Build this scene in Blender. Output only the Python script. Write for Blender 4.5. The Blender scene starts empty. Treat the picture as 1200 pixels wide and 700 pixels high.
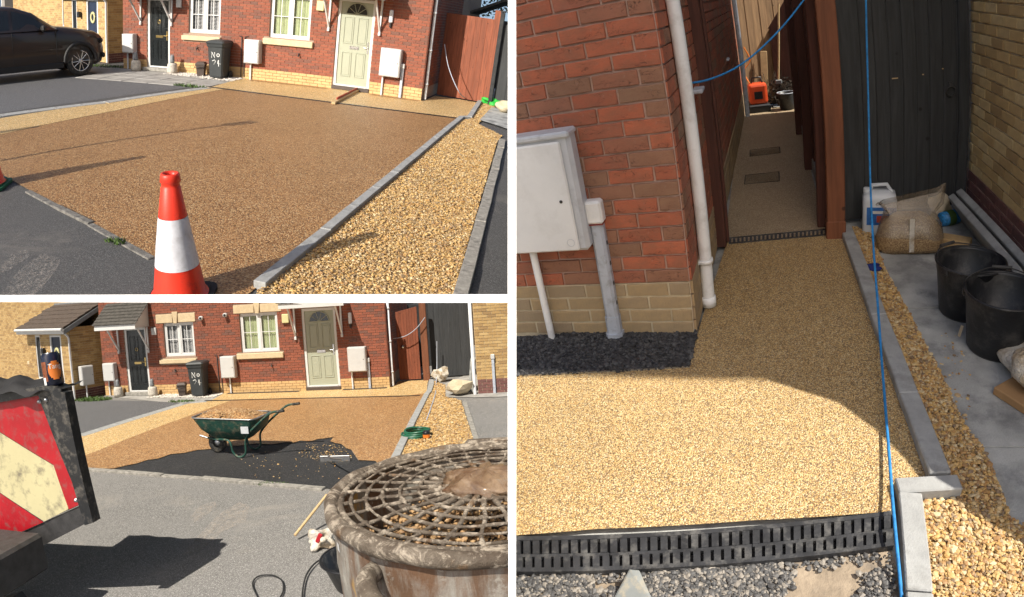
import bpy, bmesh, math, random
import numpy as np
from mathutils import Vector, Matrix
random.seed(7); RNG = np.random.default_rng(7)
PI = math.pi
sc = bpy.context.scene

# ------------------------------------------------------------------ camera: one wide conformal (stereographic) lens
FPX = 680.0                                   # focal length in pixels of a 1200 px wide picture
cam = bpy.data.cameras.new('camera'); cam_o = bpy.data.objects.new('camera', cam)
sc.collection.objects.link(cam_o); sc.camera = cam_o
cam.type = 'PANO'; cam.panorama_type = 'FISHEYE_LENS_POLYNOMIAL'
cam.sensor_fit = 'HORIZONTAL'; cam.sensor_width = 36; cam.sensor_height = 21
_r = np.linspace(0, 21.5, 200); _f = FPX * 0.03
_k = np.linalg.lstsq(np.stack([_r, _r**2, _r**3, _r**4], 1), 2*np.arctan(_r/(2*_f)), rcond=None)[0]
cam.fisheye_polynomial_k0 = 0
cam.fisheye_polynomial_k1, cam.fisheye_polynomial_k2, cam.fisheye_polynomial_k3, cam.fisheye_polynomial_k4 = [-float(v) for v in _k]
cam.fisheye_fov = PI; cam.clip_start = 0.01; cam.clip_end = 500
PITCH = math.radians(18)
CAM = Vector((0, 0, 3.0))
cam_o.location = CAM; cam_o.rotation_euler = (PI/2 - PITCH, 0, 0)
C3 = np.array([[1, 0, 0], [0, math.sin(PITCH), math.cos(PITCH)], [0, math.cos(PITCH), -math.sin(PITCH)]])  # columns: right, up, forward

# ------------------------------------------------------------------ three places stand round the camera; each has its own level ground (z = 0)
ROT = dict(
    front=np.array([[0.98214, 0.10557, 0.15575], [-0.1864, 0.43332, 0.88175], [-0.0256, 0.89504, -0.44526]]),
    works=np.array([[0.99801, -0.02704, -0.05702], [0.05769, 0.0244, 0.99804], [0.02559, 0.99934, -0.02591]]),
    alley=np.array([[0.90217, 0.37142, -0.21938], [0.0194, 0.47313, 0.88078], [-0.43094, 0.79887, -0.41964]]))
EYE = dict(front=2.3, works=2.75, alley=1.7)
PLACE = {}
COLL = {}
for n in ROT:
    M3 = C3 @ ROT[n]
    u, s, vt = np.linalg.svd(M3); M3 = u @ vt
    M = Matrix(M3.tolist()).to_4x4()
    M.translation = CAM - M.to_3x3() @ Vector((0, 0, EYE[n]))
    PLACE[n] = M
    COLL[n] = bpy.data.collections.new(n + '_place'); sc.collection.children.link(COLL[n])

# ------------------------------------------------------------------ world, sun, exposure
w = bpy.data.worlds.new('World'); sc.world = w; w.use_nodes = True
nt = w.node_tree; sky = nt.nodes.new('ShaderNodeTexSky'); sky.sky_type = 'NISHITA'; sky.sun_disc = False
sky.sun_elevation = math.radians(40); sky.sun_rotation = math.radians(200); sky.altitude = 50; sky.dust_density = 2.5; sky.ozone_density = .7; sky.air_density = 1.0
nt.links.new(sky.outputs[0], nt.nodes['Background'].inputs[0]); nt.nodes['Background'].inputs[1].default_value = 0.088
RECV = {}; BLK = {}
SUN = dict(front=((0.46, 0.89), 25, 4.4), works=((0.36, 0.93), 55, 4.6), alley=((-1.0, -0.02), 55, 5.0))
for n, ((dx, dy), el, st) in SUN.items():
    l = bpy.data.lights.new(n + '_sun', 'SUN'); l.energy = st; l.angle = math.radians(0.53); l.color = (1.0, 0.93, 0.82)
    o = bpy.data.objects.new(n + '_sun', l); sc.collection.objects.link(o)
    e = math.radians(el); h = Vector((dx, dy, 0)).normalized() * math.cos(e); d = Vector((h.x, h.y, -math.sin(e)))
    d = PLACE[n].to_3x3() @ d
    o.rotation_euler = (-d).to_track_quat('Z', 'Y').to_euler(); o.location = CAM - d * 30
    rec = bpy.data.collections.new(n + '_lit'); rec.children.link(COLL[n]); RECV[n] = rec
    blk = bpy.data.collections.new(n + '_shading'); blk.children.link(COLL[n]); BLK[n] = blk
    o.light_linking.receiver_collection = rec; o.light_linking.blocker_collection = blk
sc.view_settings.view_transform = 'Standard'; sc.view_settings.look = 'None'
sc.view_settings.exposure = 0.6; sc.view_settings.gamma = 1
sc.cycles.max_bounces = 6; sc.cycles.diffuse_bounces = 3; sc.cycles.glossy_bounces = 3; sc.cycles.adaptive_threshold = .02; sc.cycles.use_denoising = True; sc.cycles.transparent_max_bounces = 8

# ------------------------------------------------------------------ helpers
P = 'front'
def ray(px, py):
    x, y = px - 600.0, 350.0 - py; r = math.hypot(x, y) or 1e-9; th = 2*math.atan(r/(2*FPX))
    return ROT[P].T @ np.array([math.sin(th)*x/r, math.sin(th)*y/r, math.cos(th)])
def G(px, py, z=0.0):                 # the spot on the ground (or at height z) of the current place
    d = ray(px, py); t = (z - EYE[P])/d[2]; return Vector((d[0]*t, d[1]*t, z))
def Wy(px, py, y):                    # on an upright plane at distance y
    d = ray(px, py); t = y/d[1]; return Vector((d[0]*t, y, EYE[P] + d[2]*t))
def Wx(px, py, x):
    d = ray(px, py); t = x/d[0]; return Vector((x, d[1]*t, EYE[P] + d[2]*t))
TOP = []
def link(o, parent=None):
    COLL[P].objects.link(o)
    if parent is not None: o.parent = parent
    else: TOP.append((o, P))
    return o
def tag(o, label=None, cat=None, group=None, kind=None):
    if label: o['label'] = label
    if cat: o['category'] = cat
    if group: o['group'] = group
    if kind: o['kind'] = kind
    return o
def thing(name, label, cat, loc=(0, 0, 0), rz=0.0, group=None):
    o = bpy.data.objects.new(name, None); o.empty_display_size = .1
    o.location = loc; o.rotation_euler = (0, 0, rz); link(o); return tag(o, label, cat, group)
def struct(name, loc=(0, 0, 0), rz=0.0):
    o = bpy.data.objects.new(name, None); o.location = loc; o.rotation_euler = (0, 0, rz); link(o); o['kind'] = 'structure'; return o

class MB:
    """collects shapes; build() links them as one mesh object"""
    def __init__(s): s.v = []; s.f = []; s.sm = []
    def add(s, vs, fs, smooth=False, M=None):
        b = len(s.v)
        for p in vs: s.v.append(tuple(M @ Vector(p)) if M is not None else tuple(p))
        for f in fs: s.f.append([b+i for i in f]); s.sm.append(smooth)
        return s
    def bm(s, bm, smooth=False, M=None):
        bm.verts.index_update(); s.add([v.co.copy() for v in bm.verts], [[v.index for v in f.verts] for f in bm.faces], smooth, M); bm.free(); return s
    def box(s, c, d, bev=0.0, M=None, R=None, seg=1):
        """box of size d centred at c"""
        bm = bmesh.new(); bmesh.ops.create_cube(bm, size=1)
        bmesh.ops.scale(bm, vec=d, verts=bm.verts)
        if bev: bmesh.ops.bevel(bm, geom=list(bm.edges), offset=bev, segments=seg, affect='EDGES', profile=.5)
        if R is not None: bmesh.ops.transform(bm, matrix=R.to_4x4(), verts=bm.verts)
        bmesh.ops.translate(bm, vec=c, verts=bm.verts)
        return s.bm(bm, False, M)
    def span(s, a, b, bev=0.0, M=None):
        """box between two opposite corners"""
        c = [(a[i]+b[i])/2 for i in range(3)]; d = [abs(a[i]-b[i]) for i in range(3)]; return s.box(c, d, bev, M)
    def tube(s, pts, r, n=10, cap=True, M=None, closed=False):
        pts = [Vector(p) for p in pts]; m = len(pts); rr = r if isinstance(r, (list, tuple)) else [r]*m
        vs = []; fs = []; ref = None
        for i, p in enumerate(pts):
            a = pts[(i-1) % m] if (closed or i > 0) else p; c = pts[(i+1) % m] if (closed or i < m-1) else p
            t = (c-a).normalized() if (c-a).length > 1e-9 else Vector((0, 0, 1))
            if ref is None: ref = t.orthogonal().normalized()
            ref = (ref - t*ref.dot(t)); ref = ref.normalized() if ref.length > 1e-6 else t.orthogonal().normalized()
            q = t.cross(ref)
            for k in range(n):
                an = 2*PI*k/n; vs.append(p + (ref*math.cos(an) + q*math.sin(an))*rr[i])
        for i in range(m if closed else m-1):
            j = (i+1) % m
            for k in range(n): fs.append([i*n+k, i*n+(k+1) % n, j*n+(k+1) % n, j*n+k])
        s.add(vs, fs, True, M)
        if cap and not closed:
            s.add(vs[:n], [list(range(n))[::-1]], False, M); s.add(vs[-n:], [list(range(n))], False, M)
        return s
    def lathe(s, prof, n=24, M=None, smooth=True, a0=0.0, a1=2*PI):
        full = abs(a1-a0-2*PI) < 1e-6; k = n if full else n+1; vs = []; fs = []
        for r, z in prof:
            for i in range(k):
                a = a0+(a1-a0)*i/n; vs.append((r*math.cos(a), r*math.sin(a), z))
        for j in range(len(prof)-1):
            for i in range(n):
                i2 = (i+1) % k; fs.append([j*k+i, j*k+i2, (j+1)*k+i2, (j+1)*k+i])
        return s.add(vs, fs, smooth, M)
    def prism(s, poly, z0, z1, M=None, smooth=False):
        """polygon in xy pushed from z0 to z1"""
        n = len(poly); vs = [(p[0], p[1], z0) for p in poly] + [(p[0], p[1], z1) for p in poly]
        fs = [list(range(n))[::-1], [n+i for i in range(n)]] + [[i, (i+1) % n, n+(i+1) % n, n+i] for i in range(n)]
        return s.add(vs, fs, smooth, M)
    def sheet(s, pts): return s.add(pts, [list(range(len(pts)))])
    def build(s, name, mat, parent=None, loc=None, kind=None, recalc=True):
        me = bpy.data.meshes.new(name); me.from_pydata([tuple(v) for v in s.v], [], s.f)
        if recalc:
            bm = bmesh.new(); bm.from_mesh(me); bmesh.ops.recalc_face_normals(bm, faces=bm.faces); bm.to_mesh(me); bm.free()
        me.polygons.foreach_set('use_smooth', s.sm); me.materials.append(MAT[mat] if isinstance(mat, str) else mat); me.update()
        o = bpy.data.objects.new(name, me)
        if loc is not None: o.location = loc
        link(o, parent)
        if kind: o['kind'] = kind
        return o
def XZ(y=0.0):   # maps prism's (x, y, z) to (x, y + depth, up): polygon drawn upright facing -y
    return Matrix(((1, 0, 0, 0), (0, 0, 1, y), (0, 1, 0, 0), (0, 0, 0, 1)))
def YZ(x=0.0):   # polygon (y, z) pushed along x
    return Matrix(((0, 0, 1, x), (1, 0, 0, 0), (0, 1, 0, 0), (0, 0, 0, 1)))
def part(mb, name, mat, parent, loc=None, kind=None): return mb.build(name, mat, parent, loc, kind)
def arc(c, r, a0, a1, n): return [(c[0]+r*math.cos(a0+(a1-a0)*i/n), c[1]+r*math.sin(a0+(a1-a0)*i/n)) for i in range(n+1)]
def smooth_path(pts, n=6):
    pts = [Vector(p) for p in pts]; out = []
    for i in range(len(pts)-1):
        p0 = pts[max(i-1, 0)]; p1 = pts[i]; p2 = pts[i+1]; p3 = pts[min(i+2, len(pts)-1)]
        for k in range(n):
            t = k/n; out.append(.5*((2*p1) + (p2-p0)*t + (2*p0-5*p1+4*p2-p3)*t*t + (3*p1-p0-3*p2+p3)*t**3))
    return out + [pts[-1]]

# ------------------------------------------------------------------ materials (all procedural)
MAT = {}
class NT:
    def __init__(s, name):
        m = bpy.data.materials.new(name); m.use_nodes = True; s.m = m; s.t = m.node_tree; s.b = s.t.nodes['Principled BSDF']; MAT[name] = m
        s.co = s.t.nodes.new('ShaderNodeTexCoord').outputs['Object']
    def n(s, typ, **kw):
        nd = s.t.nodes.new('ShaderNode'+typ)
        for k, v in kw.items():
            if hasattr(nd, k): setattr(nd, k, v)
        return nd
    def l(s, a, b): s.t.links.new(a, b); return s
    def noise(s, scale, detail=4, rough=.6, co=None, dist=0.0, out='Fac'):
        nd = s.n('TexNoise'); nd.inputs['Scale'].default_value = scale; nd.inputs['Detail'].default_value = detail; nd.inputs['Roughness'].default_value = rough
        nd.inputs['Distortion'].default_value = dist
        s.l(co or s.co, nd.inputs['Vector']); return nd.outputs[out]
    def voro(s, scale, feat='F1', rnd=1.0, co=None):
        nd = s.n('TexVoronoi'); nd.feature = feat; nd.inputs['Scale'].default_value = scale; nd.inputs['Randomness'].default_value = rnd; s.l(co or s.co, nd.inputs['Vector']); return nd
    def ramp(s, fac, stops, interp='LINEAR'):
        nd = s.n('ValToRGB'); cr = nd.color_ramp; cr.interpolation = interp
        while len(cr.elements) < len(stops): cr.elements.new(.5)
        for e, (p, c) in zip(cr.elements, stops):
            e.position = p; e.color = (c, c, c, 1) if isinstance(c, (int, float)) else (*c, 1)
        s.l(fac, nd.inputs[0]); return nd.outputs[0]
    def mix(s, f, a, b, mode='MIX'):
        nd = s.n('Mix'); nd.data_type = 'RGBA'; nd.blend_type = mode
        for v, i in ((f, 0), (a, 6), (b, 7)):
            if isinstance(v, (int, float)): nd.inputs[i].default_value = v if i == 0 else (v, v, v, 1)
            elif isinstance(v, (tuple, list)): nd.inputs[i].default_value = (*v, 1)
            else: s.l(v, nd.inputs[i])
        return nd.outputs[2]
    def math(s, op, a, b=0.0):
        nd = s.n('Math'); nd.operation = op
        for v, i in ((a, 0), (b, 1)):
            if isinstance(v, (int, float)): nd.inputs[i].default_value = v
            else: s.l(v, nd.inputs[i])
        return nd.outputs[0]
    def bump(s, h, strength=.3, dist=.01):
        nd = s.n('Bump'); nd.inputs['Strength'].default_value = strength; nd.inputs['Distance'].default_value = dist; s.l(h, nd.inputs['Height']); s.l(nd.outputs[0], s.b.inputs['Normal']); return s
    def col(s, c): 
        if isinstance(c, (tuple, list)): s.b.inputs['Base Color'].default_value = (*c, 1)
        else: s.l(c, s.b.inputs['Base Color'])
        return s
    def rough(s, r):
        if isinstance(r, (int, float)): s.b.inputs['Roughness'].default_value = r
        else: s.l(r, s.b.inputs['Roughness'])
        return s
    def set(s, **kw):
        for k, v in kw.items(): s.b.inputs[k.replace('_', ' ')].default_value = v
        return s
    def rnd(s):
        g = s.n('NewGeometry'); o = s.n('ObjectInfo'); return s.math('FRACT', s.math('ADD', g.outputs['Random Per Island'], s.math('MULTIPLY', o.outputs['Random'], 7.31)))

def plain(name, c, rough=.6, var=.25, scale=6.0, bump=.0, bscale=60, metal=0.0, dirt=None, dscale=3.0, damt=.5, spec=None, coat=0.0):
    k = NT(name); n1 = k.noise(scale, 5)
    a = tuple(max(0, v*(1-var)) for v in c); b = tuple(min(1, v*(1+var)) for v in c)
    colr = k.mix(k.ramp(n1, [(.3, 0), (.7, 1)]), a, b)
    if dirt: colr = k.mix(k.math('MULTIPLY', k.ramp(k.noise(dscale, 8, .7), [(.5, 0), (.68, 1)]), damt), colr, dirt)
    k.col(colr).rough(rough).set(Metallic=metal)
    if coat: k.set(Coat_Weight=coat)
    if bump: k.bump(k.noise(bscale, 4), bump, .01)
    return k
def resin(name, cols, scale, gap=.45, bump=.5):
    k = NT(name); v = k.voro(scale); sep = k.n('SeparateColor'); k.l(v.outputs['Color'], sep.inputs[0])
    stops = [(i/len(cols), c) for i, c in enumerate(cols)]
    c = k.ramp(sep.outputs[0], stops, 'CONSTANT')
    c = k.mix(k.ramp(k.noise(1.3, 4), [(.3, 0), (.75, .25)]), c, tuple(v*.75 for v in cols[0]))
    c = k.mix(k.ramp(k.noise(.45, 6, .65, dist=1.5), [(.40, 0), (.72, .22)]), c, tuple(min(1, v*1.4+.03) for v in cols[0])); c = k.mix(k.ramp(k.noise(3.5, 5, .7), [(.5, 0), (.75, .2)]), c, tuple(v*.45 for v in cols[0]))
    c = k.mix(k.ramp(v.outputs['Distance'], [(gap, 0), (gap+.35, .65)]), c, tuple(v*.18 for v in cols[0]))
    k.col(c).rough(.45).set(IOR=1.45); k.bump(k.math('SUBTRACT', 1.0, v.outputs['Distance']), bump, 1.2/scale); return k
DARK = [(.37, .19, .074), (.47, .265, .112), (.235, .115, .046), (.53, .33, .155), (.31, .16, .062), (.59, .41, .22), (.155, .078, .034), (.42, .23, .088)]
GOLD = [(.62, .41, .17), (.72, .53, .27), (.50, .29, .10), (.78, .66, .42), (.57, .36, .13), (.34, .21, .10), (.68, .47, .20), (.80, .60, .30), (.24, .16, .10)]
resin('resin_brown', [tuple(v*.92 for v in c) for c in DARK], 66, .55, .5); resin('resin_gold', GOLD, 66, .6, .5)
resin('resin_brown_far', [tuple(v*1.0 for v in c) for c in DARK], 52, .55, .3); resin('resin_gold_far', GOLD, 52, .6, .3)
resin('resin_shade_grey', [(.44, .33, .20), (.52, .42, .28), (.30, .21, .12), (.58, .48, .34), (.36, .27, .17), (.20, .15, .10), (.48, .37, .23)], 190, .42, .6)  # gold resin greyed for the passage: its shade is put into the colour
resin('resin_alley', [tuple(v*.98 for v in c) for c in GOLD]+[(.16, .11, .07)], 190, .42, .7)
def stones(name, cols, veil=(.45, .31, .15), amt=.5):
    k = NT(name); r = k.rnd(); c = k.ramp(r, [(i/len(cols), q) for i, q in enumerate(cols)], 'CONSTANT')
    c = k.mix(k.ramp(k.noise(45, 4), [(.35, 0), (.7, amt)]), c, veil); k.col(c).rough(.62); return k
stones('gravel_stone', [(.52, .33, .12), (.58, .42, .20), (.40, .21, .065), (.48, .30, .10), (.62, .50, .30), (.29, .15, .055), (.54, .33, .10), (.19, .13, .085), (.46, .33, .18)])
stones('black_stone', [(.035, .035, .037), (.06, .06, .063), (.02, .02, .021), (.10, .10, .10), (.045, .045, .05)], (.05, .05, .052), .4)
stones('mix_stone', [(.30, .17, .08), (.40, .25, .12), (.22, .12, .055), (.46, .30, .16), (.34, .21, .10)])
stones('rubble_stone', [(.05, .05, .052), (.09, .09, .09), (.28, .25, .21), (.12, .115, .11), (.05, .05, .05), (.30, .27, .23)], (.10, .095, .09), .5)
# tarmac
def tarmac(name, c, speck=.0, stain=None, samt=.6, wet=.75, scale=170):
    k = NT(name); v = k.voro(scale); sep = k.n('SeparateColor'); k.l(v.outputs['Color'], sep.inputs[0])
    cc = k.ramp(sep.outputs[0], [(0, tuple(q*.55 for q in c)), (.5, c), (.86, tuple(q*1.9 for q in c)), (.95, tuple(min(q*3.4, .6) for q in c))])
    cc = k.mix(k.ramp(k.noise(.8, 6, .65), [(.35, 0), (.7, .55)]), cc, tuple(q*1.5 for q in c))
    if stain: cc = k.mix(k.math('MULTIPLY', k.ramp(k.noise(.9, 9, .72, dist=.6), [(.54, 0), (.66, 1)]), samt), cc, stain)
    if speck: cc = k.mix(k.ramp(k.noise(320, 2), [(.68, 0), (.74, speck)]), cc, (.7, .6, .45))
    k.col(cc).rough(wet); k.bump(v.outputs['Distance'], .5, .006); return k
tarmac('tarmac_old', (.062, .061, .060), .25, (.17, .155, .14), .6)
tarmac('tarmac_drive', (.085, .086, .09), .1)
tarmac('tarmac_black', (.018, .018, .019), .5, (.05, .048, .045), .5, scale=60)
tarmac('tarmac_works', (.155, .150, .143), .25, (.34, .31, .27), .5); tarmac('tarmac_near', (.06, .06, .062), .3, (.27, .25, .22), .7)
plain('mud_screed', (.27, .215, .155), .9, .3, 9, .8, 45, dirt=(.12, .11, .10), dscale=6, damt=.7); plain('drain_plastic', (.028, .029, .032), .5, .4, 12, .2, 60, dirt=(.17, .165, .155), dscale=14, damt=.6); plain('float_steel', (.20, .215, .21), .5, .15, 14, dirt=(.5, .4, .24), dscale=20, damt=.5)
# concrete and stone
plain('concrete_kerb', (.33, .335, .33), .85, .18, 9, .3, 120, dirt=(.17, .165, .155), dscale=7, damt=.6)
plain('concrete_old', (.30, .285, .255), .9, .3, 14, .6, 90, dirt=(.12, .11, .10), dscale=9, damt=.8)
plain('concrete_dark', (.17, .16, .145), .9, .4, 16, .7, 90, dirt=(.06, .058, .055), dscale=11, damt=.85)
plain('paving', (.33, .32, .30), .9, .22, 3, .4, 90, dirt=(.20, .185, .16), dscale=4, damt=.7)
plain('slab_grey', (.37, .375, .36), .8, .35, 4, .35, 90, dirt=(.13, .135, .14), dscale=3.5, damt=.85)
plain('cast_stone', (.62, .49, .31), .85, .14, 12, .25, 120, dirt=(.38, .27, .16), dscale=6, damt=.45)
plain('plaster_stone', (.50, .46, .40), .9, .25, 16, .6, 60)
# bricks
def bricks(name, stops, mark, bump=.5):
    k = NT(name); c = k.ramp(k.rnd(), stops)
    c = k.mix(k.ramp(k.noise(26, 6, .7), [(.35, 0), (.72, .55)]), c, mark)
    c = k.mix(k.ramp(k.noise(3, 3), [(.4, 0), (.8, .3)]), c, tuple(v*.7 for v in mark))
    k.col(c).rough(.85); k.bump(k.noise(90, 6, .7), bump, .006); return k
bricks('brick_red', [(0, (.25, .078, .044)), (.3, (.34, .105, .056)), (.55, (.29, .085, .046)), (.8, (.205, .08, .053)), (1, (.16, .085, .064))], (.20, .068, .044))
bricks('brick_cream', [(0, (.50, .33, .135)), (.35, (.60, .42, .19)), (.7, (.46, .29, .115)), (1, (.32, .20, .09))], (.38, .24, .10))
bricks('brick_cream_near', [(0, (.74, .54, .24)), (.35, (.84, .66, .34)), (.7, (.68, .47, .20)), (1, (.44, .29, .13))], (.55, .38, .18), .9)
plain('mortar_cream_near', (.74, .66, .50), .95, .12, 20, .4, 150)
bricks('brick_plinth', [(0, (.60, .38, .16)), (.5, (.68, .45, .21)), (1, (.54, .35, .16))], (.50, .32, .15))
bricks('brick_plinth_worn', [(0, (.42, .30, .16)), (.5, (.48, .34, .18)), (1, (.36, .27, .17))], (.27, .21, .14))
bricks('brick_purple', [(0, (.19, .08, .07)), (.5, (.25, .11, .09)), (1, (.15, .075, .07))], (.08, .04, .04))
def creased(name, src, crack=(.045, .02, .015)):
    """close brick with dark drag-creases"""
    k = NT(name); r = k.rnd(); c = k.ramp(r, src)
    mp = k.n('Mapping'); k.l(k.co, mp.inputs[0]); mp.inputs['Scale'].default_value = (1, 1, 2.1)
    off = k.n('VectorMath'); off.operation = 'ADD'; k.l(mp.outputs[0], off.inputs[0]); cmb = k.n('CombineXYZ'); k.l(k.math('MULTIPLY', r, 37.0), cmb.inputs[0]); k.l(k.math('MULTIPLY', r, 11.0), cmb.inputs[2]); k.l(cmb.outputs[0], off.inputs[1])
    co = off.outputs[0]
    n1 = k.noise(17, 2, .5, co, 1.2); line = k.math('ABSOLUTE', k.math('SUBTRACT', n1, .5))
    gate = k.ramp(k.noise(9, 2, .5, co), [(.50, 0), (.58, 1)]); cr = k.math('MULTIPLY', k.ramp(line, [(.002, 1), (.022, 0)]), gate)
    c = k.mix(k.ramp(k.noise(11, 5, .6, co), [(.38, 0), (.66, .55)]), c, (.26, .13, .08))
    c = k.mix(k.ramp(k.noise(60, 5, .7, co), [(.5, 0), (.8, .35)]), c, (.12, .05, .035))
    c = k.mix(k.ramp(k.noise(30, 7, .75, k.co), [(.60, 0), (.70, .45)]), c, (.46, .34, .28)); c = k.mix(k.ramp(k.noise(1.6, 5, .6, k.co), [(.42, 0), (.72, .4)]), c, (.17, .075, .05))
    c = k.mix(k.math('MULTIPLY', cr, .62), c, crack); k.col(c).rough(.88)
    k.bump(k.math('SUBTRACT', k.noise(70, 6, .7, co), k.math('MULTIPLY', cr, 1.2)), .6, .006); return k
creased('brick_red_near', [(0, (.42, .12, .064)), (.3, (.53, .152, .076)), (.55, (.41, .132, .077)), (.75, (.35, .165, .10)), (1, (.29, .17, .105))])
plain('mortar_pale', (.34, .25, .19), .95, .15, 20, .3, 150)
plain('mortar_pink', (.52, .36, .30), .95, .15, 20, .4, 150)
plain('mortar_cream', (.56, .48, .34), .95, .15, 20, .4, 150)
# joinery, plastics, metals
plain('upvc_white', (.66, .66, .65), .35, .04, 3)
plain('box_white', (.56, .56, .55), .45, .05, 5, dirt=(.52, .51, .49), dscale=6, damt=.4)
plain('box_white_near', (.80, .80, .79), .45, .05, 5, dirt=(.60, .59, .57), dscale=6, damt=.4); plain('pipe_white_near', (.84, .85, .86), .35, .05, 5, dirt=(.5, .48, .45), dscale=7, damt=.5)
plain('box_grey', (.55, .57, .60), .5, .06, 6, dirt=(.30, .31, .33), dscale=9, damt=.5)
plain('pipe_white', (.72, .73, .75), .35, .05, 5, dirt=(.45, .45, .44), dscale=7, damt=.4)
plain('duct_grey', (.46, .50, .57), .5, .08, 8, dirt=(.22, .22, .24), dscale=14, damt=.7)
plain('door_sage', (.36, .38, .29), .4, .03, 2)
plain('door_black', (.012, .015, .016), .25, .2, 3)
plain('door_navy', (.02, .03, .06), .35, .2, 3)
plain('chrome', (.55, .55, .55), .25, .05, 5, metal=1)
plain('brass', (.55, .40, .16), .3, .1, 5, metal=1)
plain('alu', (.55, .56, .57), .4, .1, 20, metal=1, dirt=(.25, .22, .18), dscale=20, damt=.6)
plain('yellow_box', (.62, .58, .30), .5, .05, 4)
plain('lamp_frost', (.72, .73, .76), .3, .03, 4)
plain('black_plastic', (.012, .012, .014), .4, .3, 8, .1, 80)
plain('trug_black', (.012, .013, .016), .45, .4, 9, .15, 60, dirt=(.10, .095, .09), dscale=10, damt=.6)
plain('bin_grey', (.035, .04, .042), .5, .15, 5, .08, 120)
plain('caddy_brown', (.075, .055, .045), .6, .2, 6)
plain('white_paint', (.75, .75, .73), .6, .1, 20)
plain('white_board', (.86, .86, .86), .7, .01, 2)
plain('wood_black', (.022, .023, .025), .7, .4, 7, .4, 30, dirt=(.06, .055, .05), dscale=14, damt=.4)
plain('slate_tile', (.075, .068, .06), .8, .35, 9, .4, 60)
plain('brown_tile', (.085, .062, .048), .8, .3, 8, .4, 60)
plain('lead_grey', (.20, .21, .22), .6, .2, 8)
plain('leaf_soil', (.03, .022, .015), .95, .3, 10)
plain('cone_red', (.74, .04, .018), .42, .1, 4, .05, 40, dirt=(.24, .035, .03), dscale=11, damt=.55)
plain('cone_white', (.62, .63, .68), .35, .1, 40, .1, 40, dirt=(.33, .32, .33), dscale=10, damt=.6)
plain('cone_base', (.016, .016, .017), .7, .3, 12, .3, 60)
plain('cone_green', (.01, .11, .05), .5, .2, 9)
plain('timber_pale', (.52, .37, .19), .7, .15, 20)
plain('paint_redwood', (.40, .06, .03), .6, .2, 12)
plain('hose_green', (.015, .10, .055), .35, .2, 10)
plain('blue_rope', (.02, .21, .52), .7, .3, 30, .3, 90)
plain('cable_pale', (.40, .43, .50), .6, .1, 10)
plain('cable_black', (.02, .02, .02), .6, .1, 10)
plain('chev_cream', (.52, .47, .27), .5, .08, 3, dirt=(.16, .14, .10), dscale=6, damt=.9)
plain('chev_red', (.36, .007, .014), .45, .15, 3, dirt=(.17, .10, .09), dscale=9, damt=.7)
plain('black_paint', (.014, .015, .017), .45, .3, 7, .2, 50, dirt=(.20, .18, .15), dscale=10, damt=.6)
plain('dark_steel', (.035, .034, .034), .6, .4, 9, .3, 50)
plain('cloth_black', (.010, .010, .012), .75, .3, 9, .3, 40)
plain('can_navy', (.012, .016, .035), .25, .15, 9)
plain('can_orange', (.72, .20, .03), .3, .1, 9)
plain('can_copper', (.20, .06, .025), .3, .5, 40)
plain('barrow_green', (.012, .062, .046), .5, .3, 8, .2, 30, dirt=(.22, .18, .12), dscale=9, damt=.85)
plain('rubber', (.02, .02, .02), .8, .3, 12, .2, 60, dirt=(.30, .26, .20), dscale=8, damt=.6)
plain('machine_orange', (.62, .075, .02), .4, .08, 8)
plain('dark_red', (.22, .02, .015), .6, .2, 8)
plain('jug_white', (.62, .66, .70), .35, .05, 5)
plain('label_blue', (.03, .14, .42), .45, .25, 30)
plain('blue_cloth', (.008, .018, .14), .8, .3, 20)
plain('paper', (.50, .42, .29), .8, .12, 18, .4, 18)
plain('cardboard', (.34, .20, .09), .85, .1, 12)
plain('tub_blue', (.04, .25, .55), .4, .6, 60)
plain('green_net', (.03, .42, .05), .6, .3, 25)
plain('brick_block', (.48, .32, .15), .9, .12, 30, .4, 120)
plain('curtain_green', (.62, .70, .40), .8, .12, 9)
plain('blind_white', (.80, .80, .80), .6, .05, 9)
plain('room_dark', (.02, .02, .022), .9, .2, 3)
plain('car_paint', (.022, .013, .009), .3, .1, 3, coat=.5)
plain('car_trim', (.010, .010, .011), .6, .1, 3)
plain('grey_render', (.24, .22, .20), .9, .1, 4)
plain('grey_mesh', (.45, .46, .46), .7, .15, 30)
k = NT('glass'); k.col((.03, .035, .04)).rough(.05).set(Metallic=0.0, IOR=1.5, Alpha=.16)
k = NT('car_glass'); k.col((.01, .012, .015)).rough(.04).set(IOR=1.6, Alpha=.75)
k = NT('dark_glass'); k.col((.015, .018, .022)).rough(.07).set(IOR=1.5)
k = NT('bag_film'); k.col(k.mix(k.ramp(k.noise(9, 4), [(.4, 0), (.7, 1)]), (.52, .44, .33), (.30, .22, .14))).rough(.22).set(Alpha=.42, Coat_Weight=.8); k.bump(k.noise(14, 4, .6, dist=1.5), .8, .03)
k = NT('bag_foil'); k.col(k.mix(k.ramp(k.noise(7, 5), [(.45, 0), (.6, 1)]), (.66, .62, .54), (.42, .33, .22))).rough(.35); k.bump(k.noise(16, 5, .6, dist=2), .9, .03)
k = NT('bag_grit'); v = k.voro(150); sep = k.n('SeparateColor'); k.l(v.outputs['Color'], sep.inputs[0]); k.col(k.ramp(sep.outputs[0], [(0, (.30, .19, .09)), (.35, (.42, .29, .14)), (.7, (.22, .13, .06)), (1, (.5, .38, .2))], 'CONSTANT')).rough(.5).set(Coat_Weight=.5); k.bump(v.outputs['Distance'], .6, .006)
k = NT('wet_steel')       # mixer steel: dried cement, rust, wet resin
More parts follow.
